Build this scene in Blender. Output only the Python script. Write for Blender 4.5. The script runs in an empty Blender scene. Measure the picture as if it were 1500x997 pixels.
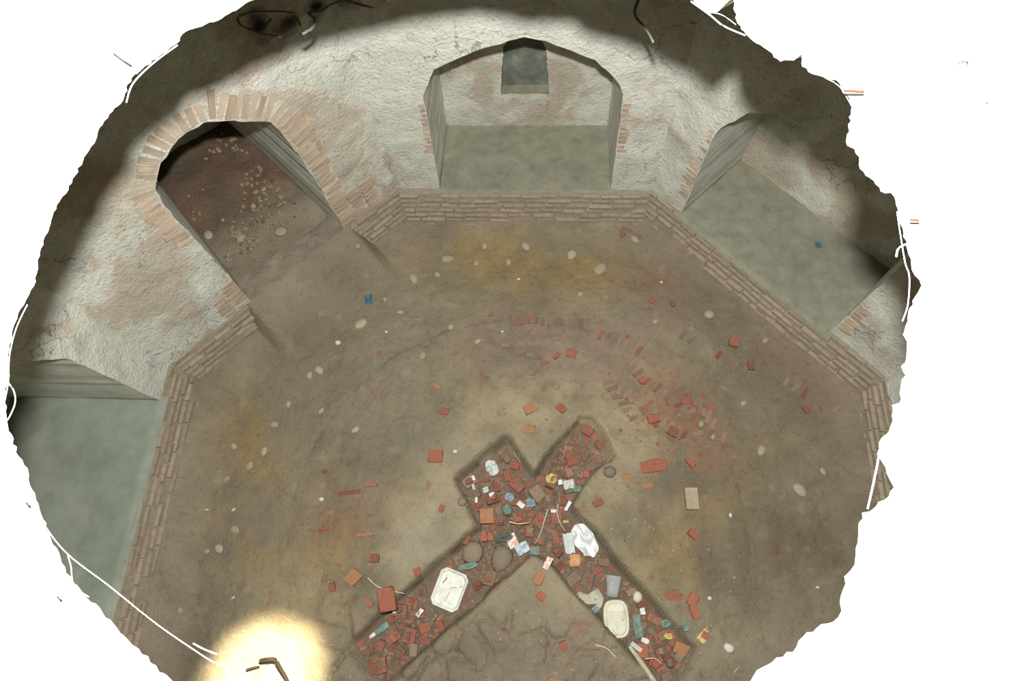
import bpy, bmesh, math, random
import numpy as np
from mathutils import Vector, Matrix
random.seed(7); rnd = random.Random(11); NR = np.random.default_rng(5)
S = bpy.context.scene; COL = S.collection

# ------------------------------------------------------------------ camera, light, exposure
CAM = np.array([0.1803643924, -0.3838369, 4.3])
CF = np.array([-0.05215474791896971, 0.37117125289208447, -0.9270985833750524])
CR = np.array([0.9985007483598487, 0.03483002461223293, -0.04222706371905807])
CU = np.array([-0.016617394330362675, 0.9279109711669712, 0.3724313249360715])
FPX = 921.62                                   # focal length in pixels of the 1500 wide frame
cd = bpy.data.cameras.new('camera'); cam = bpy.data.objects.new('camera', cd); COL.objects.link(cam)
cd.sensor_width = 36; cd.lens = 36 * FPX / 1500; cd.clip_start = .02; cd.clip_end = 200
cam.matrix_world = Matrix(((CR[0], CU[0], -CF[0], CAM[0]), (CR[1], CU[1], -CF[1], CAM[1]), (CR[2], CU[2], -CF[2], CAM[2]), (0, 0, 0, 1)))
S.camera = cam
S.view_settings.view_transform = 'Standard'; S.view_settings.look = 'None'
S.view_settings.exposure = 0; S.view_settings.gamma = 1; S.view_settings.use_curve_mapping = False
w = bpy.data.worlds.new('world'); S.world = w; w.use_nodes = True
bg = w.node_tree.nodes['Background']; bg.inputs[0].default_value = (.62, .88, .80, 1); bg.inputs[1].default_value = .3
# the camera's flash, a hand's breadth above and before the lens
fl = bpy.data.lights.new('flash', 'POINT'); fl.energy = 920; fl.shadow_soft_size = .034; fl.color = (1, .985, .93)
fo = bpy.data.objects.new('flash', fl); COL.objects.link(fo); fo.location = (CAM[0] - .012, CAM[1] + .234, CAM[2] + .117)
# narrow ray of sunlight falling through the opening
sb = bpy.data.lights.new('sunbeam', 'SPOT'); sb.energy = 95000; sb.spot_size = math.radians(4.1); sb.spot_blend = 1
sb.shadow_soft_size = .05; sb.color = (1, .86, .60)
so = bpy.data.objects.new('sunbeam', sb); COL.objects.link(so)
P0 = Vector((-1.52, -.98, 0)); Q0 = Vector((-.22, .18, 3.3)); dr = (Q0 - P0).normalized()
so.location = P0 + dr * 12; so.rotation_euler = dr.to_track_quat('Z', 'Y').to_euler()

# ------------------------------------------------------------------ measuring helpers
PZ = .30; AP = 2.40
WA = {0: 2.46, 1: 2.42, 2: 2.42, 3: 2.42, 4: 2.42, -3: 2.42, -2: 2.42, -1: 2.42}
def ray(x, y): return CF + CR * (x - 750) / FPX - CU * (y - 498.5) / FPX
def at(x, y, z=0.0):
    d = ray(x, y); return CAM + d * (z - CAM[2]) / d[2]
def wf(k):
    a = math.pi / 2 - k * math.pi / 4
    return np.array([math.cos(a), math.sin(a), 0]), np.array([math.sin(a), -math.cos(a), 0])
def onwall(k, x, y, off=0):
    n, t = wf(k); d = ray(x, y); X = CAM + d * ((WA[k] + off) - CAM @ n) / (d @ n); return X @ t, X[2]
def W(k, u, v, off=0):                         # wall coordinates to world
    n, t = wf(k); return n * (WA[k] + off) + t * u + np.array([0, 0, v])

def vnoise(x, y, z=0., seed=0):
    x = np.asarray(x, float); y = np.asarray(y, float); z = np.broadcast_to(np.asarray(z, float), x.shape)
    def h(a, b, c):
        v = np.sin(a * 127.1 + b * 311.7 + c * 74.7 + seed * 19.19) * 43758.5453
        return v - np.floor(v)
    xi, yi, zi = np.floor(x), np.floor(y), np.floor(z); xf, yf, zf = x - xi, y - yi, z - zi
    s = lambda t: t * t * (3 - 2 * t)
    xf, yf, zf = s(xf), s(yf), s(zf); r = 0
    for dx in (0, 1):
        for dy in (0, 1):
            for dz in (0, 1):
                r = r + h(xi + dx, yi + dy, zi + dz) * (xf if dx else 1 - xf) * (yf if dy else 1 - yf) * (zf if dz else 1 - zf)
    return r - .5
def fbm(x, y, z=0., o=4, seed=0):
    r = 0; a = 1.
    for i in range(o):
        r = r + a * vnoise(np.asarray(x) * 2 ** i, np.asarray(y) * 2 ** i, np.asarray(z) * 2 ** i, seed + i); a *= .5
    return r

# ------------------------------------------------------------------ materials
def mat(name, rough=.9):
    m = bpy.data.materials.new(name); m.use_nodes = True; nt = m.node_tree
    b = nt.nodes['Principled BSDF']; b.inputs['Roughness'].default_value = rough
    b.inputs['Specular IOR Level'].default_value = .15
    return m, nt, b
def nn(nt, t, **kw):
    n = nt.nodes.new(t)
    for k, v in kw.items():
        if k in n.inputs: n.inputs[k].default_value = v
        else: setattr(n, k, v)
    return n
def ramp(nt, fac, stops):
    r = nt.nodes.new('ShaderNodeValToRGB'); e = r.color_ramp.elements
    while len(e) < len(stops): e.new(.5)
    for i, (p, c) in enumerate(stops): e[i].position = p; e[i].color = (*c, 1)
    nt.links.new(fac, r.inputs[0]); return r.outputs[0]
def mix(nt, fac, a, b, mode='MIX'):
    m = nt.nodes.new('ShaderNodeMix'); m.data_type = 'RGBA'; m.blend_type = mode
    for s, v in ((0, fac), (6, a), (7, b)):
        if hasattr(v, 'links'): nt.links.new(v, m.inputs[s])
        else: m.inputs[s].default_value = v if s == 0 else (*v, 1)
    return m.outputs[2]
def noise(nt, scale, detail=5, rough=.6, vec=None, dist=0):
    n = nn(nt, 'ShaderNodeTexNoise', Scale=scale, Detail=detail, Roughness=rough, Distortion=dist)
    if vec is not None: nt.links.new(vec, n.inputs['Vector'])
    return n.outputs['Fac']
def bump(nt, b, h, s=.3, d=.02):
    u = nn(nt, 'ShaderNodeBump', Strength=s, Distance=d); nt.links.new(h, u.inputs['Height']); nt.links.new(u.outputs[0], b.inputs['Normal'])
def wpos(nt): return nt.nodes.new('ShaderNodeNewGeometry').outputs['Position']
def painted_hollows(nt, p, c):                            # paints the shade of unmodelled hollows near-black, high between north and north-west
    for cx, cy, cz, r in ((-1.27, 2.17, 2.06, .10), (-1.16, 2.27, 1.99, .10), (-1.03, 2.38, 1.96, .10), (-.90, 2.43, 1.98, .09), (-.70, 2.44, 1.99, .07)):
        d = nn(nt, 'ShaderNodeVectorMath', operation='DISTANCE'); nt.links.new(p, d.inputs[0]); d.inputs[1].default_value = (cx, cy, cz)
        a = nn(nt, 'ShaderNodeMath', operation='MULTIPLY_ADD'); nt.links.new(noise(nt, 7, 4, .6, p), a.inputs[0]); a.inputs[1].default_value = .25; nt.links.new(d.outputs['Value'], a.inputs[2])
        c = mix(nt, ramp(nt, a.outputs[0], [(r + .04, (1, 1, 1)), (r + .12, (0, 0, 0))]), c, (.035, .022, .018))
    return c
def mat_plaster(name, tan=.5, wetc=(.47, .53, .49)):
    m, nt, b = mat(name); p = wpos(nt)
    n1 = noise(nt, 2.6, 6, .62, p, .4); n2 = noise(nt, 11, 6, .7, p, .3); n3 = noise(nt, 45, 4, .7, p)
    c = ramp(nt, n1, [(.28, (.42, .345, .27)), (.28 + tan * .22, (.51, .445, .36)), (.36 + tan * .22, (.63, .625, .55)), (.80, (.72, .745, .69))])
    c = mix(nt, ramp(nt, n2, [(.46, (0, 0, 0)), (.66, (.6, .6, .6))]), c, wetc)
    c = mix(nt, ramp(nt, n3, [(.30, (.9, .9, .9)), (.40, (0, 0, 0))]), c, (.30, .27, .21))
    c = mix(nt, ramp(nt, noise(nt, 19, 5, .75, p, 1.2), [(.315, (.8, .8, .8)), (.37, (0, 0, 0))]), c, (.36, .33, .27))
    vo = nn(nt, 'ShaderNodeTexVoronoi', Scale=2.1, feature='DISTANCE_TO_EDGE'); wv = nn(nt, 'ShaderNodeVectorMath', operation='MULTIPLY_ADD'); nz = nn(nt, 'ShaderNodeTexNoise', Scale=5, Detail=4)
    nt.links.new(p, nz.inputs['Vector']); nt.links.new(nz.outputs['Color'], wv.inputs[0]); wv.inputs[1].default_value = (.35, .35, .35); nt.links.new(p, wv.inputs[2]); nt.links.new(wv.outputs[0], vo.inputs['Vector'])
    cr = nn(nt, 'ShaderNodeMath', operation='MULTIPLY'); nt.links.new(ramp(nt, vo.outputs['Distance'], [(.0, (1, 1, 1)), (.009, (0, 0, 0))]), cr.inputs[0]); nt.links.new(ramp(nt, noise(nt, 1.7, 2, .5, p), [(.50, (0, 0, 0)), (.56, (.75, .75, .75))]), cr.inputs[1])
    c = mix(nt, cr.outputs[0], c, (.13, .11, .085)); c = painted_hollows(nt, p, c)
    nt.links.new(c, b.inputs['Base Color'])
    a = nn(nt, 'ShaderNodeMath', operation='ADD'); nt.links.new(n2, a.inputs[0]); nt.links.new(n3, a.inputs[1]); bump(nt, b, a.outputs[0], .7, .02)
    return m
def mat_noise(name, stops, scale=20, rough=.9, bs=.5, bd=.01, rand=0., det=5):
    m, nt, b = mat(name, rough)
    tc = nt.nodes.new('ShaderNodeTexCoord').outputs['Object']
    n = noise(nt, scale, det, .65, tc, .3); c = ramp(nt, n, stops)
    if rand:
        oi = nt.nodes.new('ShaderNodeObjectInfo')
        hs = nn(nt, 'ShaderNodeHueSaturation'); mp = nn(nt, 'ShaderNodeMapRange'); nt.links.new(oi.outputs['Random'], mp.inputs[0])
        mp.inputs[3].default_value = 1 - rand; mp.inputs[4].default_value = 1 + rand
        nt.links.new(mp.outputs[0], hs.inputs['Value']); nt.links.new(c, hs.inputs['Color']); c = hs.outputs[0]
    nt.links.new(c, b.inputs['Base Color']); bump(nt, b, n, bs, bd); return m
def mat_floor():
    m, nt, b = mat('earth_floor', .95); p = wpos(nt)
    at_ = nn(nt, 'ShaderNodeAttribute', attribute_name='Col')
    n2 = noise(nt, 24, 7, .7, p, .3); n3 = noise(nt, 90, 4, .7, p)
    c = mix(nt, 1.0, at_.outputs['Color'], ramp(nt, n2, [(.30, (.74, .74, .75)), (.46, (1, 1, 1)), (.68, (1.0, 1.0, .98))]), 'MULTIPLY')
    c = mix(nt, ramp(nt, n3, [(.60, (0, 0, 0)), (.70, (.5, .5, .5))]), c, (.40, .34, .25))
    nt.links.new(c, b.inputs['Base Color'])
    a = nn(nt, 'ShaderNodeMath', operation='MULTIPLY_ADD'); nt.links.new(n3, a.inputs[0]); a.inputs[1].default_value = .4; nt.links.new(n2, a.inputs[2])
    bump(nt, b, a.outputs[0], .8, .03); return m
M = {}
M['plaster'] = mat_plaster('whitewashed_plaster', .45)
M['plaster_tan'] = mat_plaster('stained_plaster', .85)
M['reveal'] = mat_noise('grey_reveal_plaster', [(.3, (.52, .53, .46)), (.6, (.70, .72, .65)), (.8, (.78, .80, .74))], 5, bs=.3)
M['niche'] = mat_noise('shade_painted_niche', [(.3, (.10, .11, .09)), (.6, (.19, .21, .175)), (.8, (.34, .36, .31))], 9, bs=.7)  # dark tones paint the shade inside the north alcove's niche
M['vault'] = mat_noise('dark_vault_plaster', [(.25, (.07, .055, .04)), (.5, (.17, .14, .10)), (.75, (.28, .24, .18))], 4, bs=.8, bd=.03)  # dark brown all over, for the vault and the north-east niche back
M['floor'] = mat_floor()
M['silt'] = mat_noise('silted_alcove_floor', [(.3, (.20, .19, .145)), (.55, (.26, .255, .195)), (.8, (.32, .315, .25))], 9, bs=.3)
M['ground'] = mat_noise('pale_dusty_ground', [(.3, (.62, .61, .58)), (.7, (.72, .71, .69))], 6, bs=.1)
M['brick'] = mat_noise('dusty_old_brick', [(.3, (.27, .215, .16)), (.5, (.335, .275, .21)), (.75, (.36, .32, .25))], 14, rand=.12)
M['pavebrick'] = mat_noise('trodden_paving_brick', [(.3, (.19, .125, .09)), (.55, (.27, .19, .14)), (.8, (.33, .26, .20))], 14, rand=.2)
M['westsilt'] = mat_noise('grey_green_silt', [(.3, (.21, .235, .19)), (.55, (.27, .30, .245)), (.8, (.33, .355, .30))], 5, bs=.3)
M['mortar'] = mat_noise('earth_mortar', [(.3, (.25, .21, .16)), (.7, (.33, .29, .22))], 30)
M['ring'] = mat_noise('exposed_arch_brick', [(.25, (.34, .25, .18)), (.5, (.47, .38, .29)), (.8, (.56, .50, .40))], 16, rand=.16)
M['red'] = mat_noise('broken_red_brick', [(.3, (.17, .075, .05)), (.52, (.27, .11, .075)), (.72, (.30, .20, .14))], 14, rand=.25)
M['redbright'] = mat_noise('fresh_red_brick', [(.3, (.25, .095, .06)), (.6, (.40, .15, .095)), (.8, (.38, .23, .16))], 14, rand=.15)
M['orange'] = mat_noise('orange_brick', [(.3, (.32, .15, .08)), (.7, (.44, .24, .13))], 14)
M['dull'] = mat_noise('earth_covered_brick', [(.3, (.17, .12, .085)), (.6, (.27, .20, .145)), (.8, (.33, .28, .20))], 14, rand=.25)
M['stone'] = mat_noise('pale_dusty_stone', [(.3, (.33, .285, .205)), (.7, (.46, .41, .31))], 12, rand=.12)
M['greystone'] = mat_noise('grey_brown_stone', [(.3, (.20, .165, .12)), (.7, (.31, .26, .19))], 12, rand=.1)
M['chalk'] = mat_noise('chalk_white_stone', [(.3, (.62, .58, .50)), (.7, (.80, .77, .70))], 12)
M['white'] = mat_noise('grubby_white_foam', [(.3, (.62, .63, .54)), (.55, (.80, .82, .75)), (.8, (.86, .88, .82))], 22, .6, .1)
M['paper'] = mat_noise('crumpled_white_paper', [(.3, (.66, .70, .70)), (.7, (.86, .88, .88))], 18, .7, .2)
M['pale_paper'] = mat_noise('faded_pale_paper', [(.3, (.50, .54, .52)), (.7, (.66, .70, .68))], 18, .7, .2)
M['cream'] = mat_noise('yellowed_plastic', [(.3, (.56, .53, .40)), (.7, (.76, .74, .62))], 12, .45, .1)
M['greyplastic'] = mat_noise('cloudy_grey_plastic', [(.3, (.27, .28, .27)), (.7, (.47, .49, .49))], 8, .35, .1)
M['blue'] = mat_noise('blue_wrapper', [(.3, (.05, .13, .19)), (.7, (.12, .22, .28))], 30, .5)
M['bluegrey'] = mat_noise('blue_grey_wrapper', [(.3, (.20, .27, .31)), (.7, (.36, .42, .46))], 30, .5)
M['teal'] = mat_noise('teal_rag', [(.3, (.13, .22, .18)), (.7, (.26, .36, .30))], 25)
M['darkrag'] = mat_noise('dark_green_grey_rag', [(.3, (.07, .09, .075)), (.7, (.15, .18, .15))], 25)
M['tanpack'] = mat_noise('orange_tan_packet', [(.3, (.46, .24, .10)), (.6, (.62, .38, .18)), (.8, (.70, .52, .30))], 30, .5)
M['yellow'] = mat_noise('yellow_wrapper', [(.3, (.52, .40, .12)), (.7, (.70, .60, .28))], 30, .5)
M['pinkprint'] = mat_noise('red_printed_card', [(.45, (.80, .76, .68)), (.55, (.66, .30, .24)), (.7, (.78, .70, .62))], 34, .5, .05)
M['blueprint'] = mat_noise('blue_printed_card', [(.4, (.24, .36, .42)), (.6, (.62, .70, .72)), (.75, (.48, .58, .60))], 30, .5, .05)
M['cloth'] = mat_noise('torn_dirty_cloth', [(.3, (.38, .36, .28)), (.7, (.58, .56, .46))], 12)
M['stick'] = mat_noise('pale_dry_stick', [(.3, (.42, .36, .25)), (.7, (.60, .54, .42))], 40)
M['twig'] = mat_noise('dark_twig', [(.3, (.008, .007, .005)), (.7, (.018, .014, .01))], 40)
M['root'] = mat_noise('grey_fibrous_root', [(.3, (.20, .19, .15)), (.7, (.36, .34, .28))], 40)
M['web'] = mat_noise('white_cobweb', [(.3, (.75, .77, .78)), (.7, (.88, .90, .92))], 60, .6, 0)
M['rust'] = mat_noise('rust_brown_twig', [(.3, (.06, .022, .012)), (.7, (.11, .045, .028))], 40)

# ------------------------------------------------------------------ object helpers
def obj(name, verts, faces, m, parent=None, smooth=False, link=True):
    me = bpy.data.meshes.new(name); me.from_pydata([tuple(map(float, v)) for v in verts], [], faces)
    if m: me.materials.append(m)
    if smooth: me.polygons.foreach_set('use_smooth', [True] * len(me.polygons))
    me.update(); o = bpy.data.objects.new(name, me)
    if link: COL.objects.link(o)
    if parent: o.parent = parent
    return o
def tag(o, label, cat, group=None):
    o['label'] = label; o['category'] = cat
    if group: o['group'] = group
    return o
def struct(o): o['kind'] = 'structure'; return o
def inst(name, me, loc, rot=(0, 0, 0), sc=(1, 1, 1), parent=None):
    o = bpy.data.objects.new(name, me); COL.objects.link(o); o.location = loc; o.rotation_euler = rot; o.scale = sc
    if parent: o.parent = parent
    return o
def chunk_mesh(l, wd, h, m, seed, n=11, sharp=.72):
    r = random.Random(seed); bm = bmesh.new()
    for sx in (-1, 1):
        for sy in (-1, 1):
            for sz in (0, 1):
                k = r.uniform(sharp, 1); j = r.uniform(sharp, 1)
                bm.verts.new((sx * l / 2 * k, sy * wd / 2 * j, sz * h * (1 if sz else 0) * r.uniform(.85, 1)))
    for i in range(n - 8): bm.verts.new((r.uniform(-.5, .5) * l, r.choice((-1, 1)) * wd * .5, r.uniform(.2, .8) * h))
    res = bmesh.ops.convex_hull(bm, input=bm.verts)
    bmesh.ops.delete(bm, geom=[g for g in res['geom_interior'] if isinstance(g, bmesh.types.BMVert)], context='VERTS')
    me = bpy.data.meshes.new('chunk'); bm.to_mesh(me); bm.free(); me.materials.append(m); return me
def pebble_mesh(m, seed, flat=.5):
    bm = bmesh.new(); bmesh.ops.create_icosphere(bm, subdivisions=2, radius=1)
    for v in bm.verts:
        c = v.co; k = 1 + .35 * float(fbm(np.array([c.x * 1.3 + seed]), np.array([c.y * 1.3]), np.array([c.z * 1.3]), 2, seed)[0])
        v.co = Vector((c.x * k, c.y * k, (c.z * k + .8) * flat))
    me = bpy.data.meshes.new('pebble'); bm.to_mesh(me); bm.free(); me.materials.append(m)
    me.polygons.foreach_set('use_smooth', [True] * len(me.polygons)); return me
def box_mesh(l, wd, h, m, seed, jit=.06):
    r = random.Random(seed)
    v = [(x * l / 2 * (1 - r.uniform(0, jit)), y * wd / 2 * (1 - r.uniform(0, jit)), z * h * (1 - r.uniform(0, jit * (z > 0)))) for x in (-1, 1) for y in (-1, 1) for z in (0, 1)]
    f = [(0, 1, 3, 2), (4, 6, 7, 5), (0, 4, 5, 1), (2, 3, 7, 6), (1, 5, 7, 3), (0, 2, 6, 4)]
    me = bpy.data.meshes.new('box'); me.from_pydata(v, [], f); me.materials.append(m); me.update(); return me
def tube(name, pts, r, m, parent=None, seg=6, taper=1.):
    pts = [Vector(tuple(p)) for p in pts]; vs = []; fs = []; n = len(pts)
    for i, p in enumerate(pts):
        d = (pts[min(i + 1, n - 1)] - pts[max(i - 1, 0)]).normalized(); a = d.orthogonal().normalized(); b = d.cross(a)
        rr = r * (1 + (taper - 1) * i / (n - 1))
        for s in range(seg): q = 2 * math.pi * s / seg; vs.append(p + (a * math.cos(q) + b * math.sin(q)) * rr)
    for i in range(n - 1):
        for s in range(seg): fs.append((i * seg + s, i * seg + (s + 1) % seg, (i + 1) * seg + (s + 1) % seg, (i + 1) * seg + s))
    fs.append(tuple(range(seg))[::-1]); fs.append(tuple((n - 1) * seg + s for s in range(seg)))
    return obj(name, vs, fs, m, parent, True)
def smoothpts(P, n=8):
    P = [np.array(p, float) for p in P]; out = []
    for i in range(len(P) - 1):
        a, b, c, d = P[max(i - 1, 0)], P[i], P[i + 1], P[min(i + 2, len(P) - 1)]
        for j in range(n):
            t = j / n; out.append(.5 * (2 * b + (c - a) * t + (2 * a - 5 * b + 4 * c - d) * t * t + (3 * b - a - 3 * c + d) * t ** 3))
    out.append(P[-1]); return out

# ------------------------------------------------------------------ floor with the cross-shaped digging
TR = [(-.084, .629), (-.42, .32), (-.25, .02), (-.48, -.20), (-.72, -.42), (-1.02, -.72), (-.80, -.98), (-.30, -.53), (.12, -.15), (.22, -.20), (.76, -.74), (.98, -.92), (1.13, -.66), (.90, -.42), (.37, .145), (.46, .30), (.667, .515), (.60, .67), (.50, .757), (.42, .765), (.34, .67), (.20, .488), (.11, .36)]
TRA = np.array(TR)
def trench_sdf(x, y):                          # negative inside
    P = np.stack([x, y], -1); a = TRA; b = np.roll(TRA, -1, 0); D = None; ins = np.zeros(x.shape, bool)
    for i in range(len(a)):
        e = b[i] - a[i]; wv = P - a[i]; t = np.clip((wv @ e) / (e @ e), 0, 1); d = np.linalg.norm(wv - t[..., None] * e, axis=-1)
        D = d if D is None else np.minimum(D, d)
        c = ((a[i, 1] > P[..., 1]) != (b[i, 1] > P[..., 1])) & (P[..., 0] < (b[i, 0] - a[i, 0]) * (P[..., 1] - a[i, 1]) / (b[i, 1] - a[i, 1] + 1e-12) + a[i, 0])
        ins ^= c
    return np.where(ins, -D, D)
def apo(x, y): return np.max(np.stack([x * wf(k)[0][0] + y * wf(k)[0][1] for k in range(-3, 5)]), 0)
def cells(x, y):                               # distance to the border between irregular clods
    xi, yi = np.floor(x), np.floor(y); D = []
    for dx in (-1, 0, 1):
        for dy in (-1, 0, 1):
            a, b = xi + dx, yi + dy; h1 = np.sin(a * 127.1 + b * 311.7) * 43758.5453; h2 = np.sin(a * 269.5 + b * 183.3) * 43758.5453
            D.append(np.hypot(a + h1 - np.floor(h1) - x, b + h2 - np.floor(h2) - y))
    D = np.sort(np.stack(D), 0); return D[1] - D[0]
def floor_z(x, y):
    x = np.asarray(x, float); y = np.asarray(y, float)
    s = trench_sdf(x + .03 * fbm(x * 4, y * 4, seed=3), y + .03 * fbm(x * 4, y * 4, seed=9))
    r = np.hypot(x, y)
    z = .045 * fbm(x * 1.3, y * 1.3, seed=1) + .022 * fbm(x * 7, y * 7, seed=2) + .035 * np.exp(-(r / 1.1) ** 2)
    z = z + .030 * np.abs(fbm(x * 3.4, y * 3.4, seed=21)) * (r < 1.5)
    # cracked lumps of the spoil heap between the lower arms
    mh = np.exp(-(((x - .22) / .55) ** 2 + ((y + .85) / .45) ** 2)); z = z + mh * (.05 + .05 * np.abs(fbm(x * 5, y * 5, seed=31)))
    d = np.clip((.008 - s) / .024, 0, 1); d = d * d * (3 - 2 * d)
    far = np.clip((r - .95) / .3, 0, 1)
    far = np.maximum(far, .95 * np.clip((x - .22) / .12, 0, 1) * np.clip((y - .22) / .15, 0, 1))
    z = z - d * (.19 - .10 * far)
    ck = cells(x * 5.2 + .35 * fbm(x * 4, y * 4, seed=81), y * 5.2 + .35 * fbm(x * 4, y * 4, seed=82)); cm = np.clip((-.42 - y) / .15, 0, 1) * np.clip((1.3 - np.abs(x)) / .3, 0, 1) * (1 - d) * np.clip(.75 + 1.6 * fbm(x * 2.2, y * 2.2, seed=83), 0, 1)
    z = z - .075 * np.clip(1.15 - ck / .17, 0, 1) * cm + .03 * vnoise(x * 2.3, y * 2.3, seed=84) * cm
    e = np.clip((apo(x, y) - 2.05) / .3, 0, 1); z = z + (.065 + .06 * fbm(x * 2.5, y * 2.5, seed=71)) * e
    n, t = wf(-1); u = x * t[0] + y * t[1]; v = x * n[0] + y * n[1]      # ramp up to the north-west doorway
    z = z + .24 * np.clip((v - 2.0) / .42, 0, 1) * np.clip((u + .42) / .08, 0, 1) * np.clip((.66 - u) / .08, 0, 1)
    return z
def fz(x, y): return float(floor_z(np.array([x]), np.array([y]))[0])
def floor_colour(x, y):
    base = np.array([.290, .252, .176]); c = np.ones(x.shape + (3,)) * base
    n = fbm(x * 1.1, y * 1.1, seed=41); n2 = fbm(x * 3, y * 3, seed=43); n4 = fbm(x * 9, y * 9, seed=47)
    def lay(c, m, col): m = np.clip(m, 0, 1)[..., None]; return c * (1 - m) + np.array(col) * m
    c = lay(c, (n + .10) * 1.4, (.29, .25, .19)); c = lay(c, (-n - .1) * 1.6, (.20, .165, .115))
    def blob(px, py, rx, ry, ang, col, amt):
        nonlocal c
        X = at(px, py, 0); s = 4.6 / 1000; dx = x - X[0]; dy = y - X[1]; a = math.radians(ang); ca, sa = math.cos(a), math.sin(a)
        q = ((dx * ca + dy * sa) / (rx * s)) ** 2 + ((-dx * sa + dy * ca) / (ry * s)) ** 2
        c = lay(c, amt * np.exp(-q) * np.clip(1.0 + 1.5 * n2 + 1.0 * n4, 0, 1.5), col)
    OC = (.31, .23, .112); RD = (.27, .155, .10); TN = (.40, .33, .215); DK = (.16, .125, .085); PK = (.31, .235, .18); GN = (.24, .23, .165)
    for b in [(700, 360, 130, 45, 0, OC, .95), (850, 390, 90, 50, 0, OC, .9), (760, 400, 140, 40, 0, OC, .6), (360, 640, 55, 90, 10, OC, .9), (360, 780, 60, 90, 5, OC, .7), (1120, 660, 30, 25, 0, OC, .9),
              (1050, 740, 60, 60, 0, OC, .6), (980, 820, 80, 50, 0, OC, .6), (1180, 530, 90, 45, -40, RD, .8), (960, 420, 70, 60, -40, RD, .5), (490, 415, 60, 40, 20, DK, .9), (1060, 440, 90, 50, -40, DK, .8),
              (1120, 540, 90, 40, -40, DK, .5), (970, 590, 100, 60, -30, RD, .85), (1010, 690, 60, 40, 0, RD, .6), (830, 570, 110, 45, 10, TN, .9), (760, 600, 90, 45, 0, TN, .7), (900, 620, 70, 50, -40, TN, .8),
              (860, 520, 90, 50, -10, PK, .8), (780, 500, 130, 50, 0, PK, .7), (620, 740, 90, 60, 40, TN, .75), (610, 800, 70, 50, 40, (.37, .33, .24), .8), (510, 760, 50, 60, 0, RD, .6), (500, 820, 60, 60, 0, OC, .5),
              (900, 740, 60, 60, 0, TN, .5), (800, 880, 120, 70, 0, (.31, .27, .18), .8), (850, 950, 120, 50, 0, (.28, .235, .17), .8), (1180, 820, 120, 90, 0, (.235, .20, .145), .7), (450, 560, 120, 70, 0, (.235, .205, .15), .6),
              (420, 480, 130, 40, 30, GN, .5), (600, 640, 60, 40, 0, (.22, .20, .15), .6), (250, 650, 30, 90, 0, PK, .5), (440, 900, 60, 60, 0, (.36, .29, .18), .7), (300, 900, 60, 60, 0, (.30, .26, .19), .6), (640, 950, 100, 40, 0, DK, .5)]: blob(*b)
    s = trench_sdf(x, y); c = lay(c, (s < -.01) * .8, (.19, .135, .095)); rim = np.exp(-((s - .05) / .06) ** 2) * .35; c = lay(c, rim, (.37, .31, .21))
    c = lay(c, (apo(x, y) - 2.05) * 2.2, (.31, .26, .20))
    c = lay(c, np.clip((vnoise(x * 16, y * 16, seed=61) - .30) * 4, 0, 1) * .5, (.40, .35, .25))
    c = lay(c, np.clip((vnoise(x * 22, y * 22, seed=63) - .33) * 6, 0, 1) * .7 * (np.hypot(x, y) < 1.7), (.33, .12, .07))
    return c * (1 + .22 * n2 + .16 * n4)[..., None]
def build_floor():
    N = 340; g = np.linspace(-2.75, 2.75, N); X, Y = np.meshgrid(g, g, indexing='xy'); keep = apo(X, Y) < 2.62
    Z = floor_z(X, Y); idx = -np.ones(N * N, int); k = keep.ravel(); idx[k] = np.arange(k.sum())
    V = np.stack([X.ravel()[k], Y.ravel()[k], Z.ravel()[k]], 1)
    i, j = np.meshgrid(np.arange(N - 1), np.arange(N - 1), indexing='ij'); q = np.stack([i * N + j, i * N + j + 1, (i + 1) * N + j + 1, (i + 1) * N + j], -1).reshape(-1, 4); q = idx[q]; q = q[(q >= 0).all(1)]
    me = bpy.data.meshes.new('floor'); me.vertices.add(len(V)); me.vertices.foreach_set('co', V.ravel()); me.loops.add(len(q) * 4); me.loops.foreach_set('vertex_index', q.ravel())
    me.polygons.add(len(q)); me.polygons.foreach_set('loop_start', np.arange(len(q)) * 4); me.polygons.foreach_set('loop_total', np.full(len(q), 4)); me.update(calc_edges=True)
    me.polygons.foreach_set('use_smooth', [True] * len(q))
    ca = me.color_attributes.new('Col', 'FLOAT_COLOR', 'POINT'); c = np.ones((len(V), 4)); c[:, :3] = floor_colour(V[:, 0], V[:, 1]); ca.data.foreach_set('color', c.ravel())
    me.materials.append(M['floor']); me.validate(); o = bpy.data.objects.new('floor', me); COL.objects.link(o); return struct(o)
FLOOR = build_floor()
_g = np.linspace(-2.6, 2.6, 521); _X, _Y = np.meshgrid(_g, _g, indexing='xy'); _HZ = floor_z(_X, _Y); _SD = trench_sdf(_X, _Y)
def _look(G, x, y):
    a = min(max((x + 2.6) * 100, 0), 519.99); b = min(max((y + 2.6) * 100, 0), 519.99); i, j = int(a), int(b); u, v = a - i, b - j
    return float(G[j, i] * (1 - u) * (1 - v) + G[j, i + 1] * u * (1 - v) + G[j + 1, i] * (1 - u) * v + G[j + 1, i + 1] * u * v)
def fz(x, y): return _look(_HZ, x, y)
def tsd(x, y): return _look(_SD, x, y)

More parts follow.
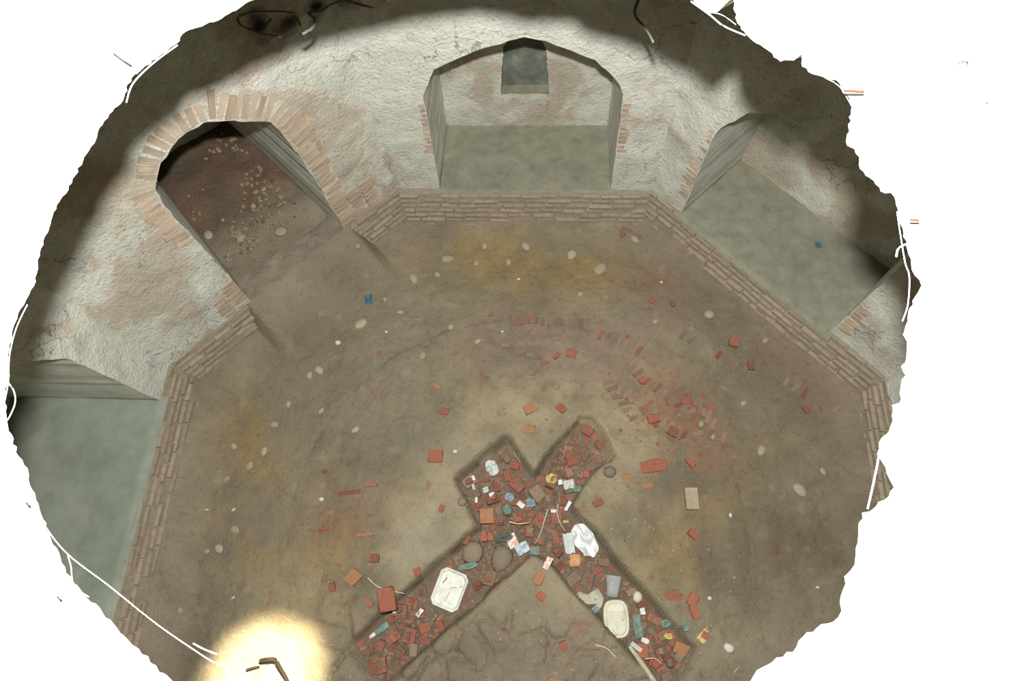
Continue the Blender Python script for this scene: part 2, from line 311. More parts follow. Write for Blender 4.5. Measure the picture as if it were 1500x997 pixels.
# ------------------------------------------------------------------ walls with pointed openings
def polar(poly, c, th):                        # distance from c to polygon edge along each angle
    P = np.array(poly, float) - c; Q = np.roll(P, -1, 0); R = np.zeros(len(th))
    for i, t in enumerate(th):
        d = np.array([math.cos(t), math.sin(t)]); best = 0
        for a, b in zip(P, Q):
            e = b - a; den = d[0] * e[1] - d[1] * e[0]
            if abs(den) < 1e-9: continue
            s = (a[0] * e[1] - a[1] * e[0]) / den; q = (a[0] * d[1] - a[1] * d[0]) / den
            if s > 0 and -1e-6 <= q <= 1 + 1e-6: best = max(best, s)
        R[i] = best
    return R
def ringpanel(k, inner, outer, c, off_in, off_out, rings=10, rough=.012, jag=.006, seed=0, nth=220):
    c = np.array(c, float); th = list(np.linspace(-math.pi, math.pi, nth, endpoint=False))
    for p in list(inner) + list(outer): th.append(math.atan2(p[1] - c[1], p[0] - c[0]))
    th = np.array(sorted(set(np.round(th, 5)))); ri = polar(inner, c, th); ro = polar(outer, c, th)
    ri = ri + jag * vnoise(th * 14, th * 0, seed=seed) * 2 + jag * vnoise(th * 5, th * 0, seed=seed + 5)
    V = []; n = len(th); uvs = []
    for r in range(rings + 1):
        f = (r / rings)
        R = ri * (1 - f) + ro * f; u = c[0] + R * np.cos(th); v = c[1] + R * np.sin(th)
        o = off_in * (1 - f) + off_out * f + rough * fbm(u * 3 + k * 9, v * 3, seed=seed + 2) * min(1, f * 3 + .2) * (1 if r < rings else 0)
        uvs.append((u, v, o)); V += [W(k, a, b, oo) for a, b, oo in zip(u, v, o)]
    F = [(r * n + i, r * n + (i + 1) % n, (r + 1) * n + (i + 1) % n, (r + 1) * n + i) for r in range(rings) for i in range(n)]
    return V, F, uvs[0]
def reveal(k, edge, d0, d1, shrink=1., c=(0, 0), seg=6, rough=.01):
    u0, v0, o0 = edge; n = len(u0); V = []
    for s in range(seg + 1):
        f = s / seg; u = c[0] + (u0 - c[0]) * (1 + (shrink - 1) * f); v = v0 if s == 0 else v0 + rough * fbm(u0 * 4, v0 * 4, s * .7, 2, seed=5); v = np.where(v < PZ + .03, PZ - (.25 if k == -1 else .05), v) if c[1] == 0 else v
        o = o0 * (1 - f) + d1 * f; V += [W(k, a, b, oo) for a, b, oo in zip(u, v, o)]
    F = [(s * n + i, s * n + (i + 1) % n, (s + 1) * n + (i + 1) % n, (s + 1) * n + i) for s in range(seg) for i in range(n)]
    return V, F
def quad_grid(k, u0, u1, v0, v1, off, nu=30, nv=20, rough=.012, seed=0):
    V = []; us = np.linspace(u0, u1, nu); vs = np.linspace(v0, v1, nv)
    for v in vs:
        o = off + rough * fbm(us * 3, us * 0 + v * 3, seed=seed); V += [W(k, a, v, oo) for a, oo in zip(us, o)]
    F = [(j * nu + i, j * nu + i + 1, (j + 1) * nu + i + 1, (j + 1) * nu + i) for j in range(nv - 1) for i in range(nu - 1)]; return V, F
def halfspan(k, side):                         # u where wall k meets its neighbour
    n, t = wf(k); kk = k + side
    if kk == 5: kk = -3
    if kk == -4: kk = 4
    n2, _ = wf(kk); A1, A2 = WA[k], WA[kk]; return (A2 - A1 * float(n @ n2)) / float(t @ n2)
WT = 2.35
OPEN = {0: [(-.64, PZ), (-.60, 1.27), (-.50, 1.475), (-.26, 1.60), (-.06, 1.67), (.042, 1.705), (.16, 1.675), (.44, 1.535), (.585, 1.38), (.635, 1.27), (.655, PZ)],
        -1: [(-.305, PZ), (-.285, 1.45), (-.26, 1.58), (-.14, 1.71), (.0, 1.77), (.15, 1.765), (.29, 1.67), (.455, 1.52), (.50, 1.30), (.52, 1.0), (.54, PZ)],
        1: [(-.765, PZ), (-.74, 1.14), (-.715, 1.25), (-.60, 1.47), (-.36, 1.66), (-.09, 1.785), (.20, 1.72), (.44, 1.53), (.545, 1.25), (.55, PZ)],
        -2: [(-.62, PZ), (-.61, 1.20), (-.5, 1.45), (-.2, 1.68), (.05, 1.77), (.3, 1.68), (.6, 1.45), (.715, 1.20), (.74, PZ)],
        2: [(-.66, PZ), (-.65, 1.20), (-.5, 1.45), (-.2, 1.68), (.0, 1.77), (.2, 1.68), (.5, 1.45), (.65, 1.20), (.66, PZ)]}
DEPTH = {0: .60, 1: .68, -1: 1.55, -2: 1.05, 2: .68}
NAME = {0: 'north', 1: 'northeast', 2: 'east', 3: 'southeast', 4: 'south', -3: 'southwest', -2: 'west', -1: 'northwest'}
WALL = {}
for k in range(-3, 5):
    uL, uR = halfspan(k, -1), halfspan(k, 1)
    if k in OPEN:
        op = OPEN[k]; op = [(a, PZ - .02 if b == PZ else b) for a, b in op]; c = ((op[0][0] + op[-1][0]) / 2, .95)
        outer = [(uL, -.05), (uR, -.05), (uR, 2.0), (uR, WT), (uL, WT), (uL, 2.0)]
        V, F, edge = ringpanel(k, op, outer, c, 0, 0, 12, .03, .008 if k == -1 else .004, seed=k * 7 + 20)
        m = M['plaster_tan'] if k == -1 else M['plaster']
        WALL[k] = struct(obj('wall_' + NAME[k], V, F, m, None, True))
        V, F = reveal(k, edge, 0, DEPTH[k], {0: .985, -1: .84}.get(k, 1.), (c[0] - (.02 if k == -1 else 0), 0)); r = obj('alcove_reveal', V, F, M['reveal'], WALL[k], True)
        um = c[0]; hw = (op[-1][0] - op[0][0]) / 2 + .03
        # alcove ground
        nu, nv = 40, 40; us = np.linspace(um - hw, um + hw, nu); VV = []; d0 = -.04
        for j in range(nv):
            o = d0 + (DEPTH[k] + .03 - d0) * j / (nv - 1); rg = .05 if k == -1 else .014
            z = PZ + rg * fbm(us * 5, us * 0 + o * 5, seed=77 + k) - (.03 if j == 0 else 0); z = z - (.10 * (1 - j / (nv - 1)) ** 3 if k == -1 else 0)
            VV += [W(k, a, b, o) for a, b in zip(us, z)]
        FF = [(j * nu + i, j * nu + i + 1, (j + 1) * nu + i + 1, (j + 1) * nu + i) for j in range(nv - 1) for i in range(nu - 1)]
        if k != -1: struct(obj('alcove_floor', VV, FF, M['westsilt' if k == -2 else 'silt'], None, True))
        else:
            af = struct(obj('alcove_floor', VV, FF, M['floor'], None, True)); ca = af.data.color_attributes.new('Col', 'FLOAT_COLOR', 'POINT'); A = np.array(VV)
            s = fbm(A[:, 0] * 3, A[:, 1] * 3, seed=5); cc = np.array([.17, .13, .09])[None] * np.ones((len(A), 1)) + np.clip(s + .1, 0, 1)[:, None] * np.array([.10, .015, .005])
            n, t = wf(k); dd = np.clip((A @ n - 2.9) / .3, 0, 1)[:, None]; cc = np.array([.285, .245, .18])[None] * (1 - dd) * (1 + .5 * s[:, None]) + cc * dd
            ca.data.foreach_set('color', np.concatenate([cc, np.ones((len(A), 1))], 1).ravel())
        # back wall of the alcove
        if k == 0:
            big = [(a * .985, b) for a, b in op]; big = [(-.66, PZ - .03), (-.66, 1.9), (.68, 1.9), (.68, PZ - .03)]
            nic = [onwall(0, x, y, .60 - .06) for x, y in [(733, 147), (735, 110), (737, 78), (744, 68), (757, 60), (770, 58), (790, 66), (799, 78), (802, 110), (804, 147)]]
            nz = (nic[0][1] + nic[-1][1]) / 2; nic[0] = (nic[0][0], nz); nic[-1] = (nic[-1][0], nz); nd = at(768, 122, nz)[1] - WA[0] - DEPTH[0]
            cn = np.mean(nic, 0); V, F, e2 = ringpanel(0, nic, big, cn, DEPTH[0], DEPTH[0], 12, .02, .004, seed=91)
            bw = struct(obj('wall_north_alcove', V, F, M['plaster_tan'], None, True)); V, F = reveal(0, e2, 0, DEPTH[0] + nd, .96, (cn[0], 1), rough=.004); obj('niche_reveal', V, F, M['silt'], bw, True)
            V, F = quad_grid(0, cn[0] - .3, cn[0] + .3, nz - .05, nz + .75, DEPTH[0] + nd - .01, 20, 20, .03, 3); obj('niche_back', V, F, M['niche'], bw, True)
        elif k == 1:
            dn = [onwall(1, x, y, .66) for x, y in [(1214, 268), (1214, 215), (1232, 198), (1262, 215), (1275, 268)]]
            pu = .33; door = [(pu - .16, .95), (pu - .16, 1.32), (pu - .08, 1.46), (pu + .08, 1.46), (pu + .16, 1.32), (pu + .16, .95)]
            big = [(-.80, PZ - .03), (-.80, 1.9), (.6, 1.9), (.6, PZ - .03)]; V, F, e2 = ringpanel(1, door, big, (pu, 1.15), DEPTH[1], DEPTH[1], 12, .03, .006, seed=95)
            bw = struct(obj('wall_northeast_alcove', V, F, M['plaster_tan'], None, True)); V, F = reveal(1, e2, 0, DEPTH[1] + .5, 1., (pu, 1)); obj('niche_reveal', V, F, M['reveal'], bw, True)
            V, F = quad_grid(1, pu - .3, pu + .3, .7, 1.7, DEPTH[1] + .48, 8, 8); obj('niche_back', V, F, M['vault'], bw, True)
        else:
            V, F = quad_grid(k, um - hw, um + hw, PZ - .1, 1.95, DEPTH[k], 30, 30, .03, k + 9); struct(obj('wall_%s_alcove' % NAME[k], V, F, M['reveal'], None, True))
    else:
        V, F = quad_grid(k, uL, uR, -.05, WT, 0, 40, 30, .03, k + 50); WALL[k] = struct(obj('wall_' + NAME[k], V, F, M['plaster'], None, True))
C8P = [W(k, halfspan(k, 1), 0) for k in range(-3, 5)]

# ------------------------------------------------------------------ broken vault and ground above
RIM = [(370,0),(340,17),(313,32),(283,42),(267,50),(263,60),(233,82),(200,107),(187,123),(180,147),(160,167),(143,193),(138,210),(123,230),(110,257),(97,283),(83,300),(72,333),(63,353),(55,386),(52,413),(43,430),(35,446),(25,466),(17,490),(13,513),(12,540),(14,550),(10,563),(7,590),(8,616),(17,636),(27,668),(42,694),(47,717),(63,760),(77,797),(90,824),(103,844),(123,871),(140,884),(150,897),(167,914),(187,937),(203,950),(220,970),(233,984),(252,997),(330,1060),(450,1120),(680,1160),(900,1120),(1030,1050),(1100,997),(1117,977),(1147,962),(1167,947),(1182,926),(1197,919),(1220,911),(1233,894),(1235,864),(1237,844),(1252,827),(1254,811),(1257,794),(1258,774),(1263,751),(1283,742),(1302,727),(1310,714),(1303,701),(1293,677),(1285,665),(1288,648),(1302,633),(1308,616),(1307,593),(1318,590),(1320,563),(1327,550),(1320,536),(1328,523),(1329,500),(1323,490),(1330,463),(1337,440),(1345,428),(1350,418),(1340,403),(1335,386),(1328,360),(1322,333),(1315,313),(1312,293),(1305,282),(1290,280),(1283,270),(1260,247),(1259,230),(1252,218),(1241,213),(1243,187),(1247,167),(1250,155),(1233,130),(1225,117),(1207,113),(1190,108),(1175,97),(1174,79),(1163,88),(1143,90),(1123,72),(1100,57),(1093,50),(1079,30),(1072,-4),(1055,14),(1040,20),(1006,-5),(960,-22),(931,-35),(851,-53),(840,-66),(760,-66),(737,-72),(697,-76),(596,-66),(500,-45),(430,-25)]
ZH = 3.30
rim = [at(x, y, ZH) for x, y in RIM]; rim2 = []
for a, b in zip(rim, rim[1:] + rim[:1]):
    L = np.linalg.norm(b - a); n = max(1, int(L / .008))
    for i in range(n):
        f = i / n; p = a * (1 - f) + b * f
        d = np.array([b[1] - a[1], a[0] - b[0], 0]) / (L + 1e-9); rim2.append(p + d * (NR.uniform(-.003, .003) if i else 0))
rim2 = np.array(rim2)[:, :3]; cen = np.array([0.02, .12, 0]); n = len(rim2)
V = []; F = []
def ringof(scale=None, add=0, z=ZH, jit=0, circle=None):
    out = []
    for i, p in enumerate(rim2):
        d = p - cen; d[2] = 0; r = np.linalg.norm(d); d = d / r
        if circle is not None:
            s = d * circle; q = cen * (1 - min(1, circle / 4)) + s
        else: q = cen + d * (r + add)
        out.append((q[0], q[1], z + jit * (random.random() - .5)))
    return out
def octring(R, z):
    out = []
    for p in rim2:
        d = p - cen; a = math.atan2(d[1], d[0]); dd = np.array([math.cos(a), math.sin(a)]); m = max((dd @ wf(k)[0][:2]) / (WA[k] + R) for k in WA); out.append((dd[0] / m, dd[1] / m, z))
    return out
rings = [ringof(add=.018, z=ZH - .008), ringof(add=.09, z=ZH - .035, jit=.006), ringof(add=.32, z=ZH - .13, jit=.01)]
r2 = np.array(rings[-1]); o1 = np.array(octring(.02, WT - .02))
for f, b in ((.35, .22), (.7, .16)): q = r2 * (1 - f) + o1 * f; q[:, 2] += b; rings.append([tuple(x) for x in q])
rings.append([tuple(x) for x in o1])
V = [tuple(p) for p in rim2]
for r in rings: V += r
F = [(j * n + i, (j + 1) * n + i, (j + 1) * n + (i + 1) % n, j * n + (i + 1) % n) for j in range(len(rings)) for i in range(n)]
CEIL = struct(obj('ceiling', V, F, M['vault'], None, True))
V = [tuple(p) for p in rim2]
top = [ringof(add=.012, z=ZH + .006), ringof(add=.05, z=ZH + .014, jit=.004), ringof(add=.3, z=ZH + .03, jit=.006), ringof(add=1., z=ZH + .03), ringof(add=9, z=ZH + .02)]
for r in top: V += r
F = [(j * n + i, j * n + (i + 1) % n, (j + 1) * n + (i + 1) % n, (j + 1) * n + i) for j in range(len(top)) for i in range(n)]
GROUND = struct(obj('ground', V, F, M['ground'], None, False))

# ------------------------------------------------------------------ brick courses under the walls
BV = [box_mesh(1, .11, .034, M['brick'], i, .12) for i in range(8)]
for b in BV: pass
tn = 0
for k in (-2, -1, 0, 1, 2):
    n, t = wf(k); uL, uR = halfspan(k, -1), halfspan(k, 1); s = AP / WA[k]
    tn += 1
    gaps = [(-.34, .56)] if k == -1 else []
    segs = [(uL * .99, uR * .99)] if not gaps else [(uL * .99, -.31), (.545, uR * .99)]
    V = []; F = []
    for a, b in segs:
        i = len(V); D = AP - WA[k]
        for uu in (a, b):
            for (v, o) in ((-.03, D - .10 + .016), (PZ - .008, D + .014), (PZ - .008, .06), (-.03, .06)): V.append(W(k, uu, v, o))
        F += [(i, i + 1, i + 5, i + 4), (i + 1, i + 2, i + 6, i + 5), (i, i + 3, i + 2, i + 1), (i + 4, i + 5, i + 6, i + 7)]
    tr = struct(obj('trim_%d' % tn, V, F, M['mortar']))
    for c in range(7):
        v = .005 + c * .0415; o = AP - WA[k] - .10 * (1 - c / 6.5) + .055
        for a, b in segs:
            a2 = a * (1 - .035 * (1 - c / 6.5)) if a == uL * .99 else a; b2 = b * (1 - .035 * (1 - c / 6.5)) if b == uR * .99 else b
            u = a2 - rnd.uniform(0, .1)
            while u < b2 - .03:
                L = rnd.uniform(.13, .20); x0 = max(u, a2); x1 = min(u + L, b2)
                if x1 - x0 > .035 and rnd.random() > (.04 if c < 6 else .10):
                    p = W(k, (x0 + x1) / 2, v, o + rnd.uniform(-.008, .007)); inst('brick', rnd.choice(BV), p, (rnd.uniform(-.02, .02), 0, math.atan2(t[1], t[0]) + rnd.uniform(-.012, .012)), (x1 - x0 - .006, 1, 1), tr)
                u += L

# exposed voussoirs and jamb bricks set into the walls
RV = [box_mesh(1, 1, 1, M['ring'], 30 + i, .16) for i in range(6)]
def wallbrick(k, u, v, L, H, ang, off=-.012, th=.05, par=None):  # length along direction ang in the wall plane
    n, t = wf(k); ex = Vector(tuple(t)) * math.cos(ang) + Vector((0, 0, 1)) * math.sin(ang); ez = -Vector(tuple(n)); ey = ez.cross(ex)
    mw = Matrix((ex, ey, ez)).transposed().to_4x4(); o = bpy.data.objects.new('brick', rnd.choice(RV)); COL.objects.link(o); o.parent = par or WALL[k]
    p = W(k, u, v, -off + 0 * th); mw.translation = Vector(tuple(W(k, u, v, th + off))); o.matrix_world = mw @ Matrix.Diagonal((L, H, th + rnd.uniform(-.003, .004), 1)); return o
def along(P, step):
    P = [np.array(p, float) for p in P]; out = []; carry = 0
    for a, b in zip(P[:-1], P[1:]):
        L = np.linalg.norm(b - a); s = carry
        while s < L: out.append((a + (b - a) * s / L, (b - a) / L)); s += step
        carry = s - L
    return out
o = OPEN[-1]
for p, d in along([q[:2] for q in smoothpts([(a, b, 0) for a, b in o[1:10]], 6)], .044):               # arch ring of the north-west doorway
    nrm = np.array([-d[1], d[0]]); L = .16 if p[0] > .15 else .12; L *= rnd.uniform(.85, 1.1); a = math.atan2(nrm[1], nrm[0]) + rnd.uniform(-.08, .08)
    q = p + nrm * (L / 2 + .006); wallbrick(-1, q[0], q[1], L, .036, a)
for v in np.arange(.33, 1.30, .045):            # right jamb
    for j in range(1 if v > .62 else 3):
        L = rnd.uniform(.09, .13) if j else rnd.uniform(.10, .16); u0 = np.interp(v, [.3, 1.0, 1.30], [.54, .52, .50]) + j * .12; wallbrick(-1, u0 + L / 2 + .004, v, L, .036, 0)
for v in np.arange(.33, .62, .045):             # left jamb foot
    for j in range(2): L = rnd.uniform(.09, .12); wallbrick(-1, -.306 - j * .115 - L / 2, v, L, .036, 0)
for v in np.arange(1.15, 1.50, .045): L = rnd.uniform(.10, .15); wallbrick(-1, -.29 - L / 2, v, L, .036, rnd.uniform(-.4, -.1))
for v in np.arange(.75, 1.22, .043):            # thin jamb edges of the north alcove
    L = rnd.uniform(.03, .06); wallbrick(0, np.interp(v, [PZ, 1.27], [-.64, -.60]) - L / 2 - .004, v, L, .034, 0)
    L = rnd.uniform(.04, .075); wallbrick(0, np.interp(v, [PZ, 1.27], [.655, .635]) + L / 2 + .004, v, L, .034, 0)
for v in np.arange(.50, 1.22, .043):
    L = rnd.uniform(.06, .10); wallbrick(1, np.interp(v, [PZ, 1.14], [-.765, -.74]) - L / 2 - .004, v, L, .034, 0)
for v in np.arange(.42, .75, .043): L = rnd.uniform(.06, .12); wallbrick(1, .56 + L / 2, v, L, .034, 0)

# ------------------------------------------------------------------ pieces set in the floor
ST = [pebble_mesh(M['stone'], s, .35) for s in range(5)]; PB = [box_mesh(1, 1, 1, M['pavebrick'], 60 + i, .22) for i in range(5)] + [box_mesh(1, 1, 1, M['red'], 66, .2)]
def flstone(x, y, r, e=.7, m=None):
    p = at(x, y, .01); s = r * .0046; inst('stone', m or rnd.choice(ST), (p[0], p[1], fz(p[0], p[1]) - s * .32), (0, 0, rnd.uniform(0, 6)), (s, s * e, s * .8), FLOOR)
for x, y, r in [(655, 377, 12), (697, 383, 6), (710, 359, 7), (770, 360, 10), (745, 382, 7), (838, 369, 12), (880, 391, 13), (535, 380, 6), (604, 405, 11), (527, 472, 12), (563, 437, 5), (640, 400, 7), (930, 352, 9), (465, 540, 9), (452, 548, 7), (420, 590, 6), (520, 630, 8), (363, 682, 9), (340, 653, 7), (345, 775, 9), (320, 803, 8), (302, 807, 6), (265, 893, 5), (1008, 378, 6), (1150, 470, 6), (1228, 537, 8), (1172, 717, 12), (1205, 690, 7), (1120, 500, 7), (1115, 660, 9), (585, 455, 6), (700, 500, 7), (618, 520, 7), (1090, 590, 6), (470, 600, 7), (400, 620, 7), (330, 700, 6), (385, 660, 7), (560, 345, 6), (850, 430, 6), (960, 470, 5)]: flstone(x, y, r)
def pave(x, y, ang, L=.10, wd=.034, n=1, m=None):
    p = at(x, y, .01); inst('brick', m or rnd.choice(PB), (p[0], p[1], fz(p[0], p[1]) - .032), (rnd.uniform(-.1, .1), rnd.uniform(-.1, .1), ang), (L, wd, .042), FLOOR)
def row(x0, y0, x1, y1, nb, ang, L=.09, j=1.5):
    for i in range(nb):
        f = i / max(1, nb - 1)
        if rnd.random() < .88: pave(x0 + (x1 - x0) * f + rnd.uniform(-j, j), y0 + (y1 - y0) * f + rnd.uniform(-j, j), math.radians(ang) + rnd.uniform(-.15, .15), L * rnd.uniform(.8, 1.1))
row(728, 466, 862, 473, 15, 85); row(880, 492, 936, 512, 7, 60); row(905, 560, 1000, 640, 12, 60); row(925, 540, 1020, 610, 13, 40); row(890, 560, 930, 610, 6, 20); row(1000, 570, 1060, 640, 9, 75); row(985, 590, 1040, 660, 7, 10)
row(940, 600, 985, 645, 6, 120); row(1060, 640, 1080, 700, 5, 10); row(905, 335, 1010, 380, 9, -30, .08); row(1000, 490, 1090, 540, 8, 50); row(475, 720, 500, 780, 5, 20, .08); row(740, 505, 800, 530, 6, 10, .08); row(1150, 560, 1220, 600, 6, 50)

# ------------------------------------------------------------------ loose brick fragments
CH = {m: [chunk_mesh(1, rnd.uniform(.6, .85), rnd.uniform(.28, .5), M[m], hash((m, i)) % 1 + i * 13 + len(m), 11, .7) for i in range(7)] for m in ('red', 'redbright', 'dull', 'orange')}
taken = []
def fits(x, y, r, lay=0):
    for a, b, c, l in taken:
        if l == lay and (a - x) ** 2 + (b - y) ** 2 < (r + c) ** 2: return False
    return True
def frag(m, x, y, s, z, label, group, rz=None, tilt=.18, e=1):
    o = inst('brick_fragment', rnd.choice(CH[m]), (x, y, z), (rnd.uniform(-tilt, tilt), rnd.uniform(-tilt, tilt), rnd.uniform(0, 6.28) if rz is None else rz), (s, s * e, s))
    return tag(o, label, 'brick', group)
# litter keeps its own clear spots in the rubble
KEEP = [(658, 863, 36), (850, 790, 30), (720, 683, 14), (903, 905, 30), (900, 858, 22), (870, 880, 18), (842, 820, 15), (755, 797, 20), (803, 825, 12), (690, 808, 20), (735, 816, 26), (712, 756, 14), (1011, 730, 16), (930, 915, 20), (685, 829, 18), (737, 786, 16), (548, 926, 14), (958, 680, 24)]
KW = [(at(x, y, -.08)[0], at(x, y, -.08)[1], r * .0043) for x, y, r in KEEP]
NEAR = [(658, 863, 'the foam tray'), (853, 790, 'the big crumpled sheet'), (721, 684, 'the small crumpled bag'), (903, 906, 'the cream container'), (843, 820, 'the orange-tan packet'), (752, 795, 'the torn printed cards'), (690, 808, 'the round flat stone'), (735, 817, 'the oval stone'),
        (712, 756, 'the square clay block'), (777, 735, 'the square blue-grey wrapper'), (553, 923, 'the crushed bottle'), (975, 913, 'the lower right teal scrap'), (855, 625, 'the rounded trench tip'), (740, 645, 'the pointed trench tip'), (833, 710, 'the pale grey-white scrap'), (590, 868, 'the bent pale stick'), (803, 826, 'the narrow red card')]
NW_ = [(at(x, y, -.08), nm) for x, y, nm in NEAR]; ORD = ['nearest', 'second', 'third', 'fourth', 'fifth', 'sixth', 'seventh', 'eighth', 'ninth', 'tenth', 'eleventh', 'twelfth']
FR = []
def place(m, x, y, s, z, perched, tilt):
    o = frag(m, x, y, s, z, '', {'red': 'dark red', 'redbright': 'bright red', 'dull': 'earth-coated'}[m] + (' brick fragments perched on the rubble' if perched else ' brick fragments in the trench'), tilt=tilt)
    P = np.array([x, y]); D = [np.hypot(q[0] - x, q[1] - y) for q, _ in NW_]; b = int(np.argmin(D)); q, nm = NW_[b]; a = math.degrees(math.atan2(y - q[1], x - q[0])) % 360
    dn = ['right of', 'above right of', 'above', 'above left of', 'left of', 'below left of', 'below', 'below right of'][int((a + 22.5) // 45) % 8]
    FR.append((({'red': 'dark red', 'redbright': 'bright red', 'dull': 'earth-coated grey-brown'}[m], perched, dn, nm), D[b], o))
cnt = 0; tries = 0
while cnt < 262 and tries < 200000:
    tries += 1; x = rnd.uniform(-1.1, 1.2); y = rnd.uniform(-1.02, .8)
    r = rnd.uniform(.034, .058) if tries < 30000 else rnd.uniform(.016, .034)
    if not fits(x, y, r) or any((a - x) ** 2 + (b - y) ** 2 < (r * .8 + c) ** 2 for a, b, c in KW): continue
    s_ = tsd(x, y)
    if s_ > -.03 - r * .5: continue
    hot = max(0, 1 - np.hypot(x - .1, y - .2) / .7); lo = max(0, 1 - np.hypot(x + .8, y + .7) / .5); ro = max(0, 1 - np.hypot(x - .95, y + .75) / .45)
    if x > .2 and y > .35 and rnd.random() < .97: continue
    if y < -.1 and x > .1 and ro == 0 and rnd.random() < .6: continue
    pr = .34 + .35 * hot + .5 * lo + .5 * ro; v = rnd.random(); m = ('redbright' if v < pr * .28 else 'red') if v < pr else 'dull'
    taken.append((x, y, r, 0)); cnt += 1; place(m, x, y, r * 2.15, fz(x, y) - .012, False, .12)
base_ = list(taken); c2 = 0; tries = 0
while c2 < 38 and tries < 6000:
    tries += 1; b = rnd.choice(base_); x, y = b[0] + rnd.uniform(-.01, .01), b[1] + rnd.uniform(-.01, .01)
    if b[2] < .03 or (np.hypot(x - .1, y - .15) > .62 and np.hypot(x + .75, y + .7) > .42 and np.hypot(x - .95, y + .75) > .35): continue
    r = rnd.uniform(.020, .036)
    if any((a - x) ** 2 + (b_ - y) ** 2 < (r + c) ** 2 for a, b_, c in KW) or not fits(x, y, r, 1) or tsd(x, y) > -.06: continue
    taken.append((x, y, r, 1)); c2 += 1; place(rnd.choice(['red', 'redbright', 'dull', 'dull']), x, y, r * 1.9, fz(x, y) + b[2] * .85, True, .2)
seen = {}
for key, d, o in sorted(FR, key=lambda q: q[1]):
    i = seen.get(key, 0); seen[key] = i + 1; c_, pch, dn, nm = key
    o['label'] = ('%s brick fragment%s, %s %s %s' % (c_, ' perched on others' if pch else '', ORD[min(i, 11)], dn, nm))
